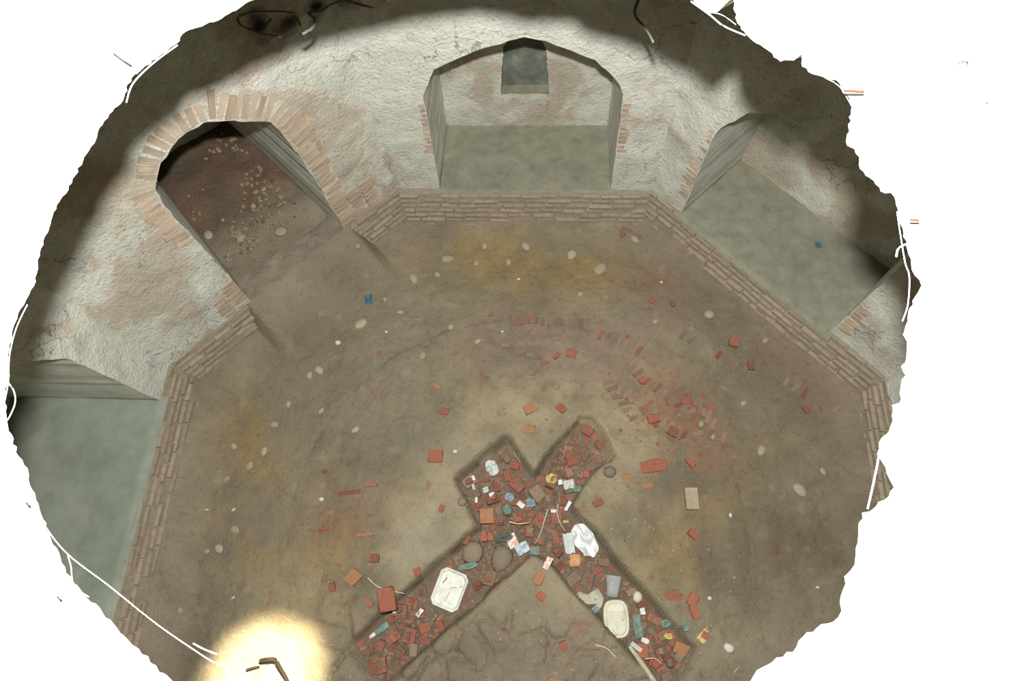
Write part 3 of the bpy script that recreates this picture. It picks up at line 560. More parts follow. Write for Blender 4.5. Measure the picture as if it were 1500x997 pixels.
# fragments that can be told apart on the trodden floor
for x, y, s, m, lab in [
    (640, 670, 24, 'redbright', 'red brick fragment on open floor left of the trench tip, beside a white pebble'), (652, 604, 15, 'redbright', 'small red brick piece on the floor left above the trench tip'), (641, 566, 13, 'orange', 'small orange-red brick piece on bare floor, farthest up left of the trench'),
    (775, 599, 18, 'orange', 'orange brick piece on tan earth above the gap between the two trench tips'), (776, 629, 18, 'orange', 'orange brick piece between the two upper trench tips'), (822, 597, 17, 'redbright', 'red brick piece just above left of the rounded trench tip'),
    (836, 519, 17, 'redbright', 'red brick piece on floor well above the rounded trench tip'), (815, 522, 13, 'red', 'dark red brick piece beside the red one above the rounded trench tip'), (958, 682, 42, 'redbright', 'large flat red tile fragment right of the trench'), (919, 700, 18, 'orange', 'orange-brown brick piece left below the large flat red tile'),
    (1011, 678, 16, 'redbright', 'narrow red brick piece above the pale rectangular block'), (957, 612, 20, 'redbright', 'red brick piece among the edge-set paving bricks'), (985, 632, 18, 'red', 'dark red brick piece right end of the edge-set paving bricks'), (940, 556, 14, 'redbright', 'bright red piece at the upper edge of the paving bricks'),
    (1004, 586, 18, 'red', 'dark red brick piece by the pale stones right of the paving bricks'), (947, 712, 16, 'orange', 'orange brick piece directly below the large flat red tile'), (1016, 783, 18, 'redbright', 'red brick piece on floor below the pale rectangular block'), (875, 737, 16, 'red', 'dark red brick piece on the bank right of the white crumpled sheet'),
    (512, 722, 34, 'red', 'long red brick on the floor far left of the trench'), (545, 711, 16, 'redbright', 'red piece at the right end of the long brick left of the trench'), (476, 774, 15, 'redbright', 'red brick piece left of the trench below the long brick'), (537, 783, 22, 'orange', 'rusty brick piece on floor left of the trench, below the long brick'),
    (648, 745, 12, 'redbright', 'small bright red and pale piece on the left trench shelf'), (519, 845, 22, 'orange', 'orange brick piece with a pale lower end left of the stick'), (550, 818, 15, 'red', 'dark red brick piece above the pale stick'), (488, 860, 14, 'red', 'small red brick piece far left of the pale stick'),
    (540, 882, 14, 'redbright', 'small red piece touching the left of the brick under the stick'), (568, 878, 34, 'redbright', 'large red brick lying just under the pale stick'), (612, 838, 13, 'redbright', 'pink-red piece on the edge of the lower left trench arm'), (680, 788, 15, 'redbright', 'bright red piece against the left trench bank'),
    (793, 873, 14, 'redbright', 'small red piece alone on the earth mound between the lower arms'), (790, 847, 20, 'orange', 'orange-brown piece at the top of the earth mound between the lower arms'), (1000, 950, 22, 'orange', 'orange-brown brick piece left below the yellow wrapper'), (1015, 878, 18, 'redbright', 'red brick piece above left of the yellow wrapper'),
    (1017, 895, 18, 'redbright', 'red brick piece between trench end and yellow wrapper'), (985, 873, 26, 'red', 'dark red slab at the outer end of the lower right trench arm'), (860, 690, 14, 'redbright', 'red brick piece on the rounded shelf of the upper right arm'), (835, 662, 17, 'redbright', 'red brick piece near the top of the rounded trench arm'),
    (880, 648, 16, 'red', 'red brick piece at the right bank of the rounded trench arm'), (545, 980, 20, 'red', 'red brick piece low on the floor under the crushed bottle'), (825, 945, 14, 'red', 'small red-brown piece low on the earth mound'), (810, 995, 14, 'orange', 'orange piece at the lower edge of the earth mound'),
    (1075, 500, 20, 'red', 'dark red brick piece on floor between paving and right wall plinth'), (1100, 535, 16, 'red', 'reddish brick piece further right of the paving bricks'), (560, 925, 20, 'dull', 'brown slab lying beside the crushed pale bottle'), (1180, 600, 14, 'red', 'dull red piece on floor near the right-hand plinth'),
    (985, 445, 13, 'red', 'small dull red piece below the north-east plinth'), (955, 440, 12, 'red', 'smaller dull red piece left of its neighbour below the north-east plinth'), (912, 345, 12, 'red', 'tiny dull red piece close to the north plinth corner'), (475, 690, 10, 'red', 'tiny red piece alone left of the trench, near the white bead')]:
    p = at(x, y, 0.02); big = 'flat' in lab or 'slab' in lab
    z = fz(p[0], p[1]); z = z - .006; o = frag(m, p[0], p[1], s * .0046, z, lab, None, tilt=.05); o.name = 'brick_fragment'
    if 'long' in lab: o.rotation_euler = (0, 0, .15); o.scale = (s * .0052, .04, .05)
    if big: o.scale = (s * .0046, s * .0034, s * .0018); o.rotation_euler = (0, 0, .2)
# chips too small to count, in the rubble and around it
def chips(name, m, N, f, lo, hi, lab, hgt=.5, zf=None, par=None):
    V = []; F = []; c = 0; t = 0
    while c < N and t < N * 40:
        t += 1; x, y, ok = f()
        if not ok: continue
        r = rnd.uniform(lo, hi); a = rnd.uniform(0, 6.28); z = (zf or fz)(x, y) - r * .15; i = len(V); c += 1
        for k in range(5): q = a + k * 1.2566 + rnd.uniform(-.4, .4); V.append((x + r * math.cos(q), y + r * math.sin(q), z))
        for k in range(4): q = a + k * 1.57 + rnd.uniform(-.4, .4); V.append((x + r * .7 * math.cos(q), y + r * .7 * math.sin(q), z + r * hgt * rnd.uniform(.7, 1.2)))
        F += [tuple(i + 5 + k for k in range(4)), (i, i + 1, i + 6, i + 5), (i + 1, i + 2, i + 6), (i + 2, i + 3, i + 7, i + 6), (i + 3, i + 4, i + 8, i + 7), (i + 4, i, i + 5, i + 8)]
    o = obj(name, V, F, M[m], par or FLOOR); o['kind'] = 'stuff'; o['label'] = lab; return o
def intr():
    x, y = rnd.uniform(-1.1, 1.2), rnd.uniform(-1.05, .8); return x, y, tsd(x, y) < -.03
def near():
    x, y = rnd.gauss(.1, .75), rnd.gauss(.0, .6); q = tsd(x, y); return x, y, .02 < q < .5 and vnoise(np.array([x * 2.5]), np.array([y * 2.5]), seed=8)[0] > -.02 and y > -1.3
def pav():
    p = at(rnd.gauss(975, 50), rnd.gauss(600, 35), 0); return p[0], p[1], True
chips('brick_chips', 'dull', 900, intr, .010, .024, 'small earth-brown chips filling the gaps of the trench rubble')
chips('red_brick_chips', 'red', 420, intr, .008, .020, 'small red chips filling the gaps of the trench rubble')
chips('scattered_grit', 'mortar', 170, near, .006, .013, 'small brown grit scattered on the floor around the trench', .35)
chips('scattered_red_grit', 'red', 55, near, .005, .011, 'small red brick grit scattered on the floor around the trench', .35)
chips('paving_chips', 'red', 70, pav, .008, .020, 'small red chips among the edge-set paving bricks', .35)
def alc():
    p = W(-1, rnd.uniform(-.25, .42), PZ, rnd.uniform(.35, 1.45)); return p[0], p[1], vnoise(np.array([p[0] * 3]), np.array([p[1] * 3]), seed=4)[0] > -.1
nwf = [o for o in bpy.data.objects if o.name.startswith('alcove_floor') and o.data.materials[0] == M['floor']][0]
chips('rubble_chips', 'greystone', 150, alc, .010, .022, 'small brown rubble on the north-west alcove floor', .5, lambda x, y: PZ, nwf)
chips('red_rubble_chips', 'red', 60, alc, .008, .018, 'small red rubble on the north-west alcove floor', .5, lambda x, y: PZ, nwf)
# ochre tile standing proud in the rubble
p = at(712, 756, -.08); me = box_mesh(.095, .10, .05, M['orange'], 5, .08); o = inst('clay_block', me, (p[0], p[1], fz(p[0], p[1]) + .05), (0, .12, .1)); tag(o, 'square orange clay block on the rubble left of centre', 'brick')

# ------------------------------------------------------------------ stones
def stone(x, y, r, m, lab, e=.8, flat=.5, z=None, rz=0, seed=1, hz=-.08):
    p = at(x, y, hz if z is None else z); s = r * .0044; me = pebble_mesh(M[m], seed, flat); zz = fz(p[0], p[1]) - s * .05
    return tag(inst('stone', me, (p[0], p[1], zz), (0, 0, rz), (s, s * e, s)), lab, 'stone')
stone(690, 808, 17, 'greystone', 'round flat brown stone above the white foam tray', .95, .42, seed=3)
stone(734, 817, 21, 'greystone', 'larger oval grey-brown stone against the lower right trench bank', .85, .42, rz=1.3, seed=4)
stone(495, 502, 5, 'chalk', 'small bright white pebble on bare floor far up left', .9, .7, 0, seed=5, hz=0)
stone(661, 480, 6, 'stone', 'small round pale pebble on bare floor above the trench', .9, .6, 0, seed=6)
stone(1066, 948, 8, 'chalk', 'oval white stone lowest right on the floor', .75, .6, 0, -.4, 7)
stone(1037, 464, 9, 'stone', 'pale rounded stone below the north-east plinth', 1, .7, 0, seed=8)
stone(1026, 622, 7, 'stone', 'upper of two pale stones beside the paving bricks', .7, .6, 0, 1.2, 9)
stone(1043, 641, 5, 'stone', 'lower, smaller of two pale stones beside the paving bricks', .8, .6, 0, 1.2, 10)
stone(893, 692, 11, 'greystone', 'grey-blue stone on tan earth at the right trench bank', .8, .6, 0, .3, 11)
stone(935, 874, 9, 'cream', 'rounded yellowish white stone beside the grey plastic sheet', .8, .8, None, 1.2, 12)
stone(680, 739, 7, 'greystone', 'pale grey stone at the left shelf of the trench', 1, .6, None, 0, 13)
stone(668, 663, 4, 'chalk', 'tiny bright white pebble right of the red fragment', .8, .7, 0, 0, 14)
stone(473, 732, 4, 'chalk', 'tiny white bead-like pebble left of the long red brick', .9, .8, 0, 0, 15)
stone(1197, 860, 3.4, 'chalk', 'tiny white pebble on the bare floor at far right', .6, .7, 0, 0, 16)
stone(1038, 876, 4, 'chalk', 'tiny white pebble above the yellow wrapper', .7, .7, 0, 0, 17)
stone(760, 410, 3.4, 'chalk', 'tiny white pebble below the ochre floor stain', .6, .7, 0, 0, 18)
stone(1068, 755, 2.8, 'chalk', 'tiny white pebble right of the pale rectangular block', 1.3, .7, 0, 0, 19)
stone(566, 486, 3, 'chalk', 'tiny white pebble right of the bright one up left', .8, .7, 0, 0, 20)
stone(345, 747, 3.6, 'chalk', 'tiny pale chip on the ochre floor at left', .5, .7, 0, .8, 21)
stone(305, 747, 3.6, 'chalk', 'tiny pale chip on the ochre floor, nearer the left plinth', .4, .7, 0, .1, 22)
stone(344, 875, 3.2, 'chalk', 'tiny pale chip above the sunlit patch', .5, .7, 0, .8, 23)
stone(736, 486, 2.6, 'chalk', 'tiny white pebble in the middle of the bare floor', .8, .7, 0, 0, 24)
stone(968, 415, 3, 'chalk', 'tiny white pebble below the plinth corner', .8, .7, 0, 0, 25)
stone(968, 498, 3.6, 'stone', 'tiny pale chip above the paving bricks', .5, .7, 0, 1.4, 26)
for i, (x, y, r) in enumerate([(410, 338, 13), (430, 366, 8), (304, 343, 11), (352, 347, 12), (385, 275, 6), (325, 320, 5), (340, 262, 7), (300, 232, 6), (370, 300, 7)]):
    pp = at(x, y, PZ + .0); s = r * .0040; oo = inst('stone', rnd.choice(ST), (pp[0], pp[1], PZ - .02), (0, 0, i), (s, s * .8, s), bpy.data.objects['wall_northwest']); 

# ------------------------------------------------------------------ litter
def sheet(name, m, wpx, hpx, x, y, ang, z, lab, cat, curl=.25, n=10, seed=0, shape=None, th=.0015, group=None, lift=.008):
    """crumpled sheet, real thickness"""
    p = at(x, y, -.06 if z is None else z); w_, h_ = wpx * .0043, hpx * .0043; g = np.linspace(-.5, .5, n); V = []; N_ = n * n
    GA, GB = np.meshgrid(g, g, indexing='xy'); KK = 1 + .24 * vnoise(GA * 5 + seed, GB * 5, seed=seed) + (.25 * vnoise(GA * 2.5 + seed, GB * 2.5, seed=seed + 3) if shape else 0); ZZ = fbm(GA * 3 + seed, GB * 3 + seed, seed=seed) + .45
    for jb, b in enumerate(g):
        for ja, a in enumerate(g):
            k = float(KK[jb, ja])
            X, Y = a * w_ * k, b * h_ * k
            if shape == 'round': q = max(abs(a), abs(b)) * 2; l = math.hypot(a, b) + 1e-9; f = max(abs(a), abs(b)) / l; X *= .35 + .65 * f; Y *= .35 + .65 * f
            if shape == 'taper': X *= 1 - .6 * (b + .5)
            zz = curl * min(w_, h_) * float(ZZ[jb, ja])
            V.append((X, Y, max(zz, 0)))
    V += [(a, b, c + th) for a, b, c in V]
    F = []
    for j in range(n - 1):
        for i in range(n - 1): q = j * n + i; F += [(q, q + n, q + n + 1, q + 1), (q + N_, q + 1 + N_, q + n + 1 + N_, q + n + N_)]
    e = [i for i in range(n)] + [j * n + n - 1 for j in range(1, n)] + [(n - 1) * n + i for i in range(n - 2, -1, -1)] + [j * n for j in range(n - 2, 0, -1)]
    for i in range(len(e)): a, b = e[i], e[(i + 1) % len(e)]; F.append((a, b, b + N_, a + N_))
    o = obj(name, V, F, M[m]); zt = fz(p[0], p[1]); base = zt + lift if z is None else zt + .003
    o.location = (p[0], p[1], base); o.rotation_euler = (0, 0, math.radians(ang)); return tag(o, lab, cat, group)
# foam tray: moulded rim, sunken base
def tray():
    p = at(658, 863, -.06); root = bpy.data.objects.new('foam_tray', None); COL.objects.link(root); root.location = (p[0], p[1], fz(p[0], p[1]) + .045); root.rotation_euler = (.05, -.06, math.radians(-19))
    tag(root, 'white foam food tray with clipped corners in the lower left trench arm', 'tray')
    w_, h_ = .098, .122
    def oc(w, h, c, z): return [(-w + c, -h, z), (w - c, -h, z), (w, -h + c, z), (w, h - c, z), (w - c, h, z), (-w + c, h, z), (-w, h - c, z), (-w, -h + c, z)]
    L = [oc(w_, h_, .03, .022), oc(w_ - .004, h_ - .004, .029, .026), oc(w_ - .010, h_ - .010, .027, .022), oc(w_ - .022, h_ - .022, .024, .004), oc(w_ * .4, h_ * .4, .01, .005)]
    V = sum(L, []); F = [(j * 8 + i, j * 8 + (i + 1) % 8, (j + 1) * 8 + (i + 1) % 8, (j + 1) * 8 + i) for j in range(4) for i in range(8)] + [tuple(32 + i for i in range(8))]
    nb = len(V); V += [(x, y, z - .004) for x, y, z in oc(w_, h_, .03, .022)] + [(x, y, z - .004) for x, y, z in oc(w_ - .022, h_ - .022, .024, .004)]
    F += [(i, nb + i, nb + (i + 1) % 8, (i + 1) % 8) for i in range(8)] + [(nb + i, nb + 8 + i, nb + 8 + (i + 1) % 8, nb + (i + 1) % 8) for i in range(8)] + [tuple(nb + 15 - i for i in range(8))]
    obj('tray_body', V, F, M['white'], root)
    st = tube('food_stain', smoothpts([(-.005, -.075, .006), (.004, -.03, .006), (.006, .012, .0065), (.045, .03, .006), (.07, .05, .012)], 5), .0035, M['pinkprint'], root, 5); st['label'] = 'thin dark red-brown streak across the tray'
    tube('food_stain', smoothpts([(-.06, .02, .006), (-.05, .045, .006), (-.045, .06, .006)], 4), .004, M['greystone'], root, 5)
tray()
# crumpled white sheet
s1 = sheet('crumpled_paper', 'paper', 30, 52, 856, 790, 30, None, 'large crumpled bright white sheet on the lower right trench arm', 'paper', .5, 14, 3, 'round', lift=.055)
sheet('paper_scrap', 'pale_paper', 15, 30, 834, 795, 10, None, 'pale greenish paper tucked against the left of the big white sheet', 'paper', .3, 8, 5, lift=.048)
sheet('paper_bag', 'bluegrey', 20, 24, 721, 684, 30, None, 'small pale blue-grey crumpled bag near the left trench tip', 'bag', .5, 10, 8, 'round', lift=.055).data.materials[0] = M['pale_paper']
# clamshell container
def clam():
    p = at(903, 906, -.06); root = bpy.data.objects.new('plastic_container', None); COL.objects.link(root); root.location = (p[0], p[1], fz(p[0], p[1]) + .05); root.rotation_euler = (.06, .05, math.radians(4))
    tag(root, 'cream oval plastic food container with ribbed lid in lower right arm', 'container')
    def sup(a, b, z, n=28, e=3.2):
        o = []
        for i in range(n): t = 2 * math.pi * i / n; c, s = math.cos(t), math.sin(t); o.append((math.copysign(abs(c) ** (2 / e), c) * a, math.copysign(abs(s) ** (2 / e), s) * b, z))
        return o
    L = [sup(.076, .108, 0), sup(.080, .112, .020), sup(.074, .106, .024), sup(.066, .098, .020), sup(.058, .09, .030), sup(.03, .05, .032)]; n = 28
    V = sum(L, []); F = [(j * n + i, j * n + (i + 1) % n, (j + 1) * n + (i + 1) % n, (j + 1) * n + i) for j in range(5) for i in range(n)] + [tuple(5 * n + i for i in range(n)), tuple(n - 1 - i for i in range(n))]
    obj('container_lid', V, F, M['cream'], root)
    for nm, pts in (('lid_rib', [(-.012, -.09, .033), (-.012, .0, .035), (-.012, .09, .033)]), ('lid_rib', [(-.055, .045, .033), (.055, .045, .034)])): tube(nm, smoothpts(pts, 4), .005, M['white'], root, 6)
    tube('lid_ring', smoothpts([(.005 + .045 * math.cos(a), -.035 + .045 * math.sin(a), .033) for a in np.linspace(0, 6.28, 12)], 2), .003, M['white'], root, 5)
clam()
# cloudy grey cup, crushed, lying open
def cup():
    p = at(899, 859, -.06); V = []; F = []; n = 18; prof = [(0.0, .034), (.03, .038), (.08, .045), (.125, .052), (.13, .056)]
    for t, r in prof:
        for i in range(n): a = 2 * math.pi * i / n; V.append((r * math.cos(a), t - .06, r * math.sin(a) * .5 + .03))
    for t, r in reversed(prof):
        for i in range(n): a = 2 * math.pi * i / n; V.append(((r - .002) * math.cos(a), t - .06 + .002, (r - .002) * math.sin(a) * .5 + .03))
    m = 2 * len(prof)
    for j in range(m - 1):
        for i in range(n): F.append((j * n + i, j * n + (i + 1) % n, (j + 1) * n + (i + 1) % n, (j + 1) * n + i))
    F += [tuple(range(n))[::-1], tuple((m - 1) * n + i for i in range(n))]
    o = obj('plastic_cup', V, F, M['greyplastic'], None, True); o.location = (p[0], p[1], fz(p[0], p[1]) + .012); o.rotation_euler = (.1, 0, math.radians(-5)); tag(o, 'crushed cloudy grey plastic cup just above the cream container', 'cup')
cup()
def cloth():
    V = []; F = []
    path = [(846, 868), (852, 876), (862, 878), (870, 876), (876, 870), (879, 876), (878, 886), (872, 893)]; wd = [.016, .035, .03, .04, .04, .03, .02, .015]; P = [at(x, y, -.08) for x, y in path]
    for i, q in enumerate(P):
        d = P[min(i + 1, len(P) - 1)] - P[max(i - 1, 0)]; d /= np.linalg.norm(d); nn_ = np.array([-d[1], d[0], 0])
        for s in np.linspace(-1, 1, 6): X = q + nn_ * wd[i] * s; V.append((X[0], X[1], fz(q[0], q[1]) + .03 + .012 * math.sin(s * 3 + i * 1.7)))
    for i in range(len(P) - 1):
        for j in range(5): F.append((i * 6 + j, i * 6 + j + 1, (i + 1) * 6 + j + 1, (i + 1) * 6 + j))
    o = obj('torn_cloth', V, F, M['cloth'], None, True); md = o.modifiers.new('s', 'SOLIDIFY'); md.thickness = .004; tag(o, 'torn dirty white cloth hooked round brown stone left of the cup', 'cloth')
cloth()
def packet():
    p = at(843, 820, -.06); bm = bmesh.new(); bmesh.ops.create_icosphere(bm, subdivisions=3, radius=1)
    for v in bm.verts:
        c = v.co; k = 1 + .3 * float(fbm(np.array([c.x * 2]), np.array([c.y * 2]), np.array([c.z * 2]), 3, 4)[0]); k2 = 1 / (max(abs(c.x), abs(c.y)) ** .5 + .15) * .9
        v.co = Vector((c.x * k * .052 * k2, c.y * k * .055 * k2, (c.z * k + .6) * .026))
    me = bpy.data.meshes.new('snack_packet'); bm.to_mesh(me); bm.free(); me.materials.append(M['tanpack']); o = inst('snack_packet', me, (p[0], p[1], fz(p[0], p[1]) + .03)); tag(o, 'puffy orange-tan crumpled packet under the big white sheet', 'packet')
packet()
sheet('printed_card', 'pinkprint', 15, 20, 750, 791, 28, None, 'torn card printed red on cream, left of the blue card', 'card', .12, 6, 1, lift=.06)
sheet('printed_card', 'blueprint', 20, 16, 765, 802, 30, None, 'torn card printed pale blue, right of the red one', 'card', .15, 6, 2, lift=.062)
sheet('printed_card', 'pinkprint', 9, 18, 802, 826, -25, None, 'small narrow red and white card low in the rubble', 'card', .1, 5, 3, lift=.055)
sheet('cloth_scrap', 'teal', 14, 12, 783, 806, 10, None, 'small teal scrap right of the pale blue card', 'cloth', .3, 6, 4, lift=.05)
p = at(1011, 731, .03); me = box_mesh(.083, .148, .045, M['cream'], 3, .10); o = inst('pale_block', me, (p[0], p[1], fz(p[0], p[1]) - .003), (0, 0, .03)); tag(o, 'pale rectangular block lying on the floor right of the trench', 'block')
o.data.materials[0] = M['chalk'] if False else M['stone']
sheet('wrapper', 'blue', 14, 17, 540, 438, 10, 0, 'dark blue wrapper alone on the floor up left', 'wrapper', .5, 7, 7)
sheet('wrapper', 'blue', 11, 11, 1197, 360, 10, PZ, 'faint blue-grey scrap on the north-east alcove floor', 'wrapper', .3, 6, 7).location.z = PZ + .01
yw = sheet('wrapper', 'yellow', 14, 26, 1031, 927, -30, 0, 'pale yellow and red wrapper on bare floor right of the trench end', 'wrapper', .35, 9, 9, 'taper')
ys = sheet('wrapper_print', 'redbright', 8, 10, 1035, 931, 0, 0, 'x', 'x', .2, 5, 2); ys.parent = yw; ys.matrix_parent_inverse = yw.matrix_world.inverted()
for kk in ('category',): del ys[kk]
ys['label'] = 'red corner print'; ys.location = (.005, -.008, .022); ys.rotation_euler = (0, 0, 0); ys.matrix_parent_inverse = Matrix()
# crushed pale bottle
def bottle():
    p = at(553, 923, -.03); root = bpy.data.objects.new('plastic_bottle', None); COL.objects.link(root); root.location = (p[0], p[1], fz(p[0], p[1]) + .022); root.rotation_euler = (0, 0, math.radians(38)); tag(root, 'small crushed pale green bottle with white end on the lower left rubble', 'bottle')
    def lath(nm, prof, m, fl=.6):
        V = []; F = []; n = 12
        for x, r in prof:
            for i in range(n): a = 2 * math.pi * i / n; V.append((x, r * math.cos(a), r * math.sin(a) * fl))
        for j in range(len(prof) - 1):
            for i in range(n): F.append((j * n + i, (j + 1) * n + i, (j + 1) * n + (i + 1) % n, j * n + (i + 1) % n))
        F += [tuple(range(n)), tuple((len(prof) - 1) * n + n - 1 - i for i in range(n))]; obj(nm, V, F, m, root, True)
    lath('bottle_body', [(-.035, .012), (-.025, .022), (.0, .018), (.02, .025), (.06, .023), (.065, .015)], M['teal']); lath('bottle_neck', [(-.075, .012), (-.05, .013), (-.034, .012)], M['paper'], 1)
bottle()
for x, y, a, b, m, ang, lab in [(685, 829, 30, 9, 'teal', 15, 'twisted green rag above the white foam tray'), (737, 787, 30, 12, 'darkrag', 12, 'dark green-grey rag in the middle of the rubble'), (935, 917, 13, 32, 'teal', 10, 'teal rag against the right side of the cream container'), (975, 913, 14, 12, 'teal', 0, 'teal scrap between red brick pieces at lower right'), (998, 915, 7, 14, 'teal', 10, 'narrow bright teal scrap left of the yellow wrapper'),
        (777, 735, 15, 14, 'bluegrey', 0, 'blue-grey square wrapper in the rubble right of centre'), (743, 745, 12, 14, 'teal', 20, 'teal scrap in the rubble centre'), (746, 727, 12, 16, 'bluegrey', 60, 'grey-blue wrapper left of the square one'), (763, 738, 12, 8, 'paper', -40, 'white scrap touching the blue-grey square wrapper'),
        (711, 716, 9, 9, 'pale_paper', 20, 'pale green-white scrap in the rubble at left'), (720, 723, 8, 6, 'paper', 20, 'little white scrap just below the pale green one'), (833, 710, 16, 14, 'pale_paper', 10, 'pale grey-white scrap at the right end of the rubble'), (821, 706, 7, 8, 'paper', 10, 'tiny white scrap left of the pale grey one'), (832, 740, 5, 16, 'paper', -30, 'slim white strip above the big crumpled sheet'),
        (811, 747, 8, 5, 'paper', 0, 'small white flake left of the slim white strip'), (829, 763, 9, 4, 'yellow', 0, 'tiny glossy yellow strip above the big crumpled sheet'), (808, 700, 17, 14, 'yellow', 0, 'dull yellow scrap in the rubble right of centre'), (614, 897, 6, 12, 'paper', -35, 'small white and yellow scrap left of the foam tray'), (577, 895, 5, 5, 'paper', 0, 'tiny white scrap on the large red brick'),
        (942, 895, 7, 9, 'paper', 10, 'small white scrap right of the yellowish stone'), (945, 938, 12, 7, 'paper', -20, 'white scrap below the teal rag'), (932, 947, 18, 6, 'pale_paper', -35, 'thin pale strip under the cream container'), (978, 931, 12, 8, 'yellow', 0, 'yellowish scrap on brick pieces at lower right'), (693, 699, 5, 8, 'paper', 30, 'tiny white curl by the left trench bank'),
        (693, 712, 4, 9, 'pale_paper', 20, 'second tiny pale curl by the left bank'), (845, 716, 14, 10, 'teal', 0, 'teal scrap at the rubble edge under the rounded arm'), (697, 731, 4, 8, 'paper', 0, 'tiny white scrap at the left shelf'), (872, 893, 12, 9, 'bluegrey', 20, 'blue-white scrap below the torn cloth'), (895, 783, 1, 1, '', 0, '')]:
    if m: sheet('rag' if 'rag' in lab else 'scrap', m, a, b, x, y, ang, None, lab, 'cloth' if 'rag' in lab else 'scrap', .4, 7, int(x) % 13, 'round' if m in ('teal', 'darkrag', 'yellow', 'bluegrey') or 'rag' in lab else None, lift=.058)
def stick(P, r, m, lab, name='stick', z=-.03, taper=.6, cat='stick'):
    Q = []
    for i, q in enumerate(P): X = at(q[0], q[1], z if len(q) < 3 else q[2]); Q.append((X[0], X[1], X[2]))
    o = tube(name, smoothpts(Q, 6), r, M[m], None, 6, taper); return tag(o, lab, cat)
stick([(539, 846, .03), (552, 858, .05), (570, 864, .055), (592, 869, .05)], .0065, 'stick', 'pale bent stick lying on the floor left of the foam tray')
stick([(746, 764, -.055), (760, 767, -.045), (776, 765, -.05)], .007, 'stick', 'short straight pale stick in the middle of the rubble')
stick([(818, 738, -.02), (816, 750, -.03), (820, 765, -.03), (828, 778, -.02)], .005, 'stick', 'thin curved straw running down to the big white sheet')
stick([(803, 745, -.02), (798, 760, -.04), (793, 778, -.04), (784, 796, -.05)], .006, 'cloth', 'pale flexible cord curving through the rubble right of centre', 'cord', cat='cord')
stick([(820, 718, -.04), (819, 735, -.03), (812, 745, -.03)], .004, 'teal', 'short green cord above the thin straw', 'cord', cat='cord')
stick([(922, 946, .02), (938, 968, .03), (950, 985, .03), (960, 1000, .02)], .014, 'stick', 'thick pale root running off the bottom edge of the picture', 'root', taper=1.3, cat='root')
stick([(872, 944, .06), (888, 949, .06), (900, 960, .06), (909, 970, .05)], .006, 'stick', 'thin pale root left of the thick one', 'root', cat='root')
stick([(945, 965, .03), (958, 964, .035), (970, 972, .03)], .005, 'stick', 'short pale twig right of the thick root')
stick([(620, 611, .03), (635, 615, .03)], .003, 'stick', 'fine pale straw on the floor left above the trench')
stick([(752, 662, -.02), (762, 678, -.02)], .003, 'stick', 'fine straw against the bank right of the left trench tip')
stick([(640, 633, .02), (648, 648, .025), (653, 656, .02)], .007, 'root', 'dark twig on the floor left of the trench tip')
stick([(1075, 985, .0), (1083, 975, .0), (1092, 968, .0)], .004, 'stick', 'short dry straw on the floor at lower right')
stick([(382, 968, .03), (394, 966, .06), (403, 967, .05), (410, 978, .04), (420, 995, .03), (426, 1010, .02)], .016, 'twig', 'dark crooked twig lying in the sunlit patch', 'twig', cat='twig')
stick([(361, 981, .03), (371, 978, .03), (380, 976, .03)], .010, 'twig', 'short dark twig left of the crooked one in the sunlit patch', 'twig', cat='twig')

# ------------------------------------------------------------------ cobwebs, roots and twigs at the opening
def strand(P, r, lab, m='web', name='cobweb_strand', cat='cobweb', z=ZH - .004, taper=1.):
    r = r * .68 if m == 'web' else r
    Q = [at(q[0], q[1], z if len(q) < 3 else q[2]) for q in P]; return tag(tube(name, smoothpts(Q, 6), r, M[m], None, 5, taper), lab, cat)
strand([(6, 585), (14, 640), (40, 720), (66, 770), (100, 812), (160, 858), (230, 914), (300, 962), (345, 992), (425, 1108)], .0011, 'long white cobweb strand crossing the lower left of the opening')
strand([(283, 942), (298, 950), (318, 958)], .0016, 'short bright strand ending beside the sunlit patch', z=ZH - .01)
strand([(8, 555), (20, 572), (22, 590), (14, 610), (8, 618)], .0015, 'small looped cobweb strand at the far left edge')
strand([(40, 446), (24, 480), (14, 520), (12, 560), (4, 600)], .0013, 'white strand following the left edge from the notch down')
strand([(72, 325), (58, 360), (50, 395), (46, 415)], .0014, 'white strand along the upper part of the left edge')
strand([(66, 330), (54, 350), (48, 390), (52, 412)], .0009, 'finer strand beside it on the upper left edge')
strand([(99, 812), (104, 830), (106, 850), (112, 862), (130, 874)], .0011, 'branching strand hanging from the long cobweb at lower left')
strand([(60, 765), (75, 795), (92, 835), (116, 868), (122, 872)], .0012, 'strand hugging the lower left edge')
strand([(185, 150), (195, 122), (225, 92), (260, 66)], .0022, 'thick pale strand along the upper left edge')
strand([(200, 108), (230, 80), (262, 56)], .0013, 'second pale strand above the thick one at upper left')
strand([(270, 44), (300, 28), (335, 10), (360, -5)], .0018, 'pale strand along the edge near the top left')
strand([(1012, 2), (1040, 22), (1060, 38), (1092, 52)], .0022, 'white strand bridging the dark notch at the top right')
strand([(1040, 18), (1058, 22), (1078, 36)], .0010, 'fine strand crossing the notch at the top right')
strand([(1207, 113), (1228, 125), (1240, 142), (1249, 158)], .0012, 'thin strand along the right upper edge')
strand([(1314, 310), (1320, 350), (1326, 385), (1332, 405), (1330, 445), (1322, 470)], .0016, 'long pale strand running down the right edge')
strand([(1313, 376), (1316, 364), (1328, 357)], .0024, 'short thick white curl on the right edge')
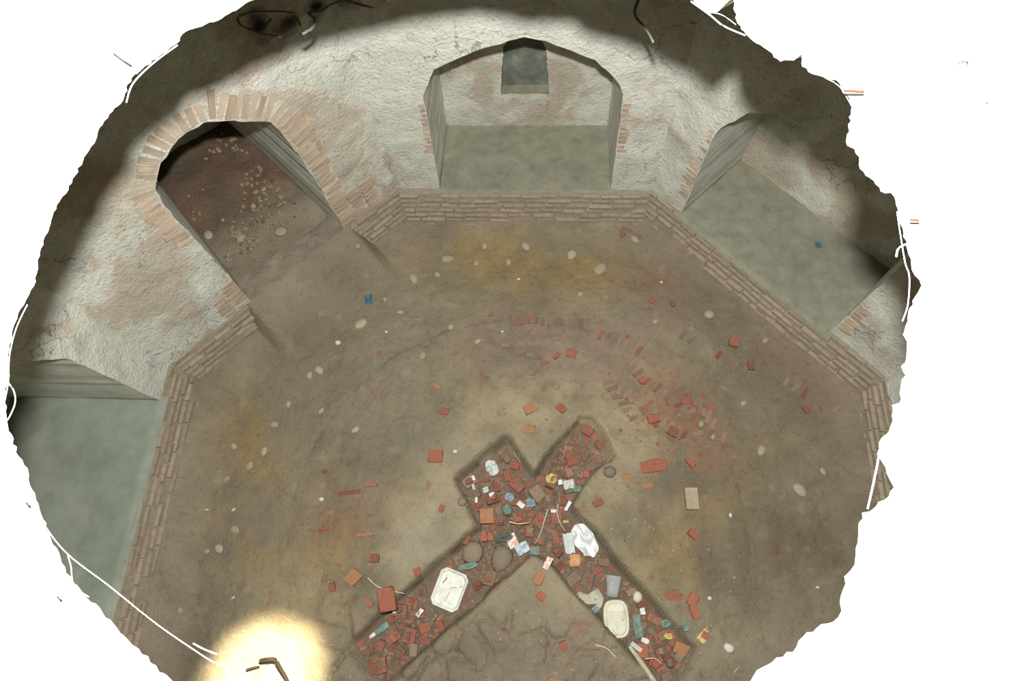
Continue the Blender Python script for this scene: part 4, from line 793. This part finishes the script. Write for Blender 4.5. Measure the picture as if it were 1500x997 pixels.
strand([(1288, 665), (1281, 700), (1271, 745)], .0022, 'straight white strand closing the triangular notch at lower right')
for i, (P, lab) in enumerate([([(348, 26), (352, 36), (368, 44), (385, 50), (412, 54)], 'lower grey root loop under the top edge at left'), ([(350, 24), (372, 18), (410, 17), (432, 20)], 'upper grey root of the loop at top left'), ([(398, 28), (391, 36), (388, 46)], 'short cross root inside the loop'), ([(443, 50), (458, 40), (461, 28), (452, 19), (470, 17), (482, 8), (500, 2)], 'curled grey root right of the loop'), ([(430, 24), (438, 32), (440, 38)], 'little hooked root between the loop and the curled root'), ([(505, 0), (520, 5), (548, 12)], 'straight grey root right of the curled one'), ([(935, 0), (930, 22), (948, 45), (957, 62)], 'grey root hanging at the top right of the middle')]):
    Q = []
    for q in P:
        k = 0 if q[0] > 540 else -1; X = at(q[0], q[1], 2.46); Q.append(X)
    o = tube('hanging_root', smoothpts(Q, 6), .0065, M['root'], None, 6, .7); tag(o, lab, 'root')
for P, r, m, lab in [([(167, 76, ZH + .03), (178, 84, ZH + .03), (192, 93, ZH + .03)], .003, 'root', 'small grey twig on the white ground at upper left'), ([(1236, 133, ZH + .03), (1250, 134, ZH + .03), (1265, 135, ZH + .03)], .0028, 'rust', 'rust-brown twig on the white ground at upper right'), ([(1333, 322, ZH + .03), (1346, 323, ZH + .03)], .0024, 'rust', 'short rust-brown twig beyond the right edge'),
        ([(1402, 92, ZH + .035), (1416, 90, ZH + .035), (1418, 95, ZH + .035)], .0010, 'twig', 'tiny bent twig on the white ground far right'), ([(1445, 150, ZH + .035), (1447, 151, ZH + .035)], .001, 'twig', 'speck of twig on the white ground far right')]:
    strand(P, r, lab, m, 'twig', 'twig')
for x, y in [(40, 734), (86, 872)]:
    strand([(x - 2, y - 4, ZH + .03), (x + 1, y, ZH + .03), (x + 4, y + 4, ZH + .03)], .0022, 'small grey crumb beside the %s edge' % ('upper lower-left' if x == 40 else 'bottom left'), 'root', 'twig', 'twig')
print('objects', len(bpy.data.objects))
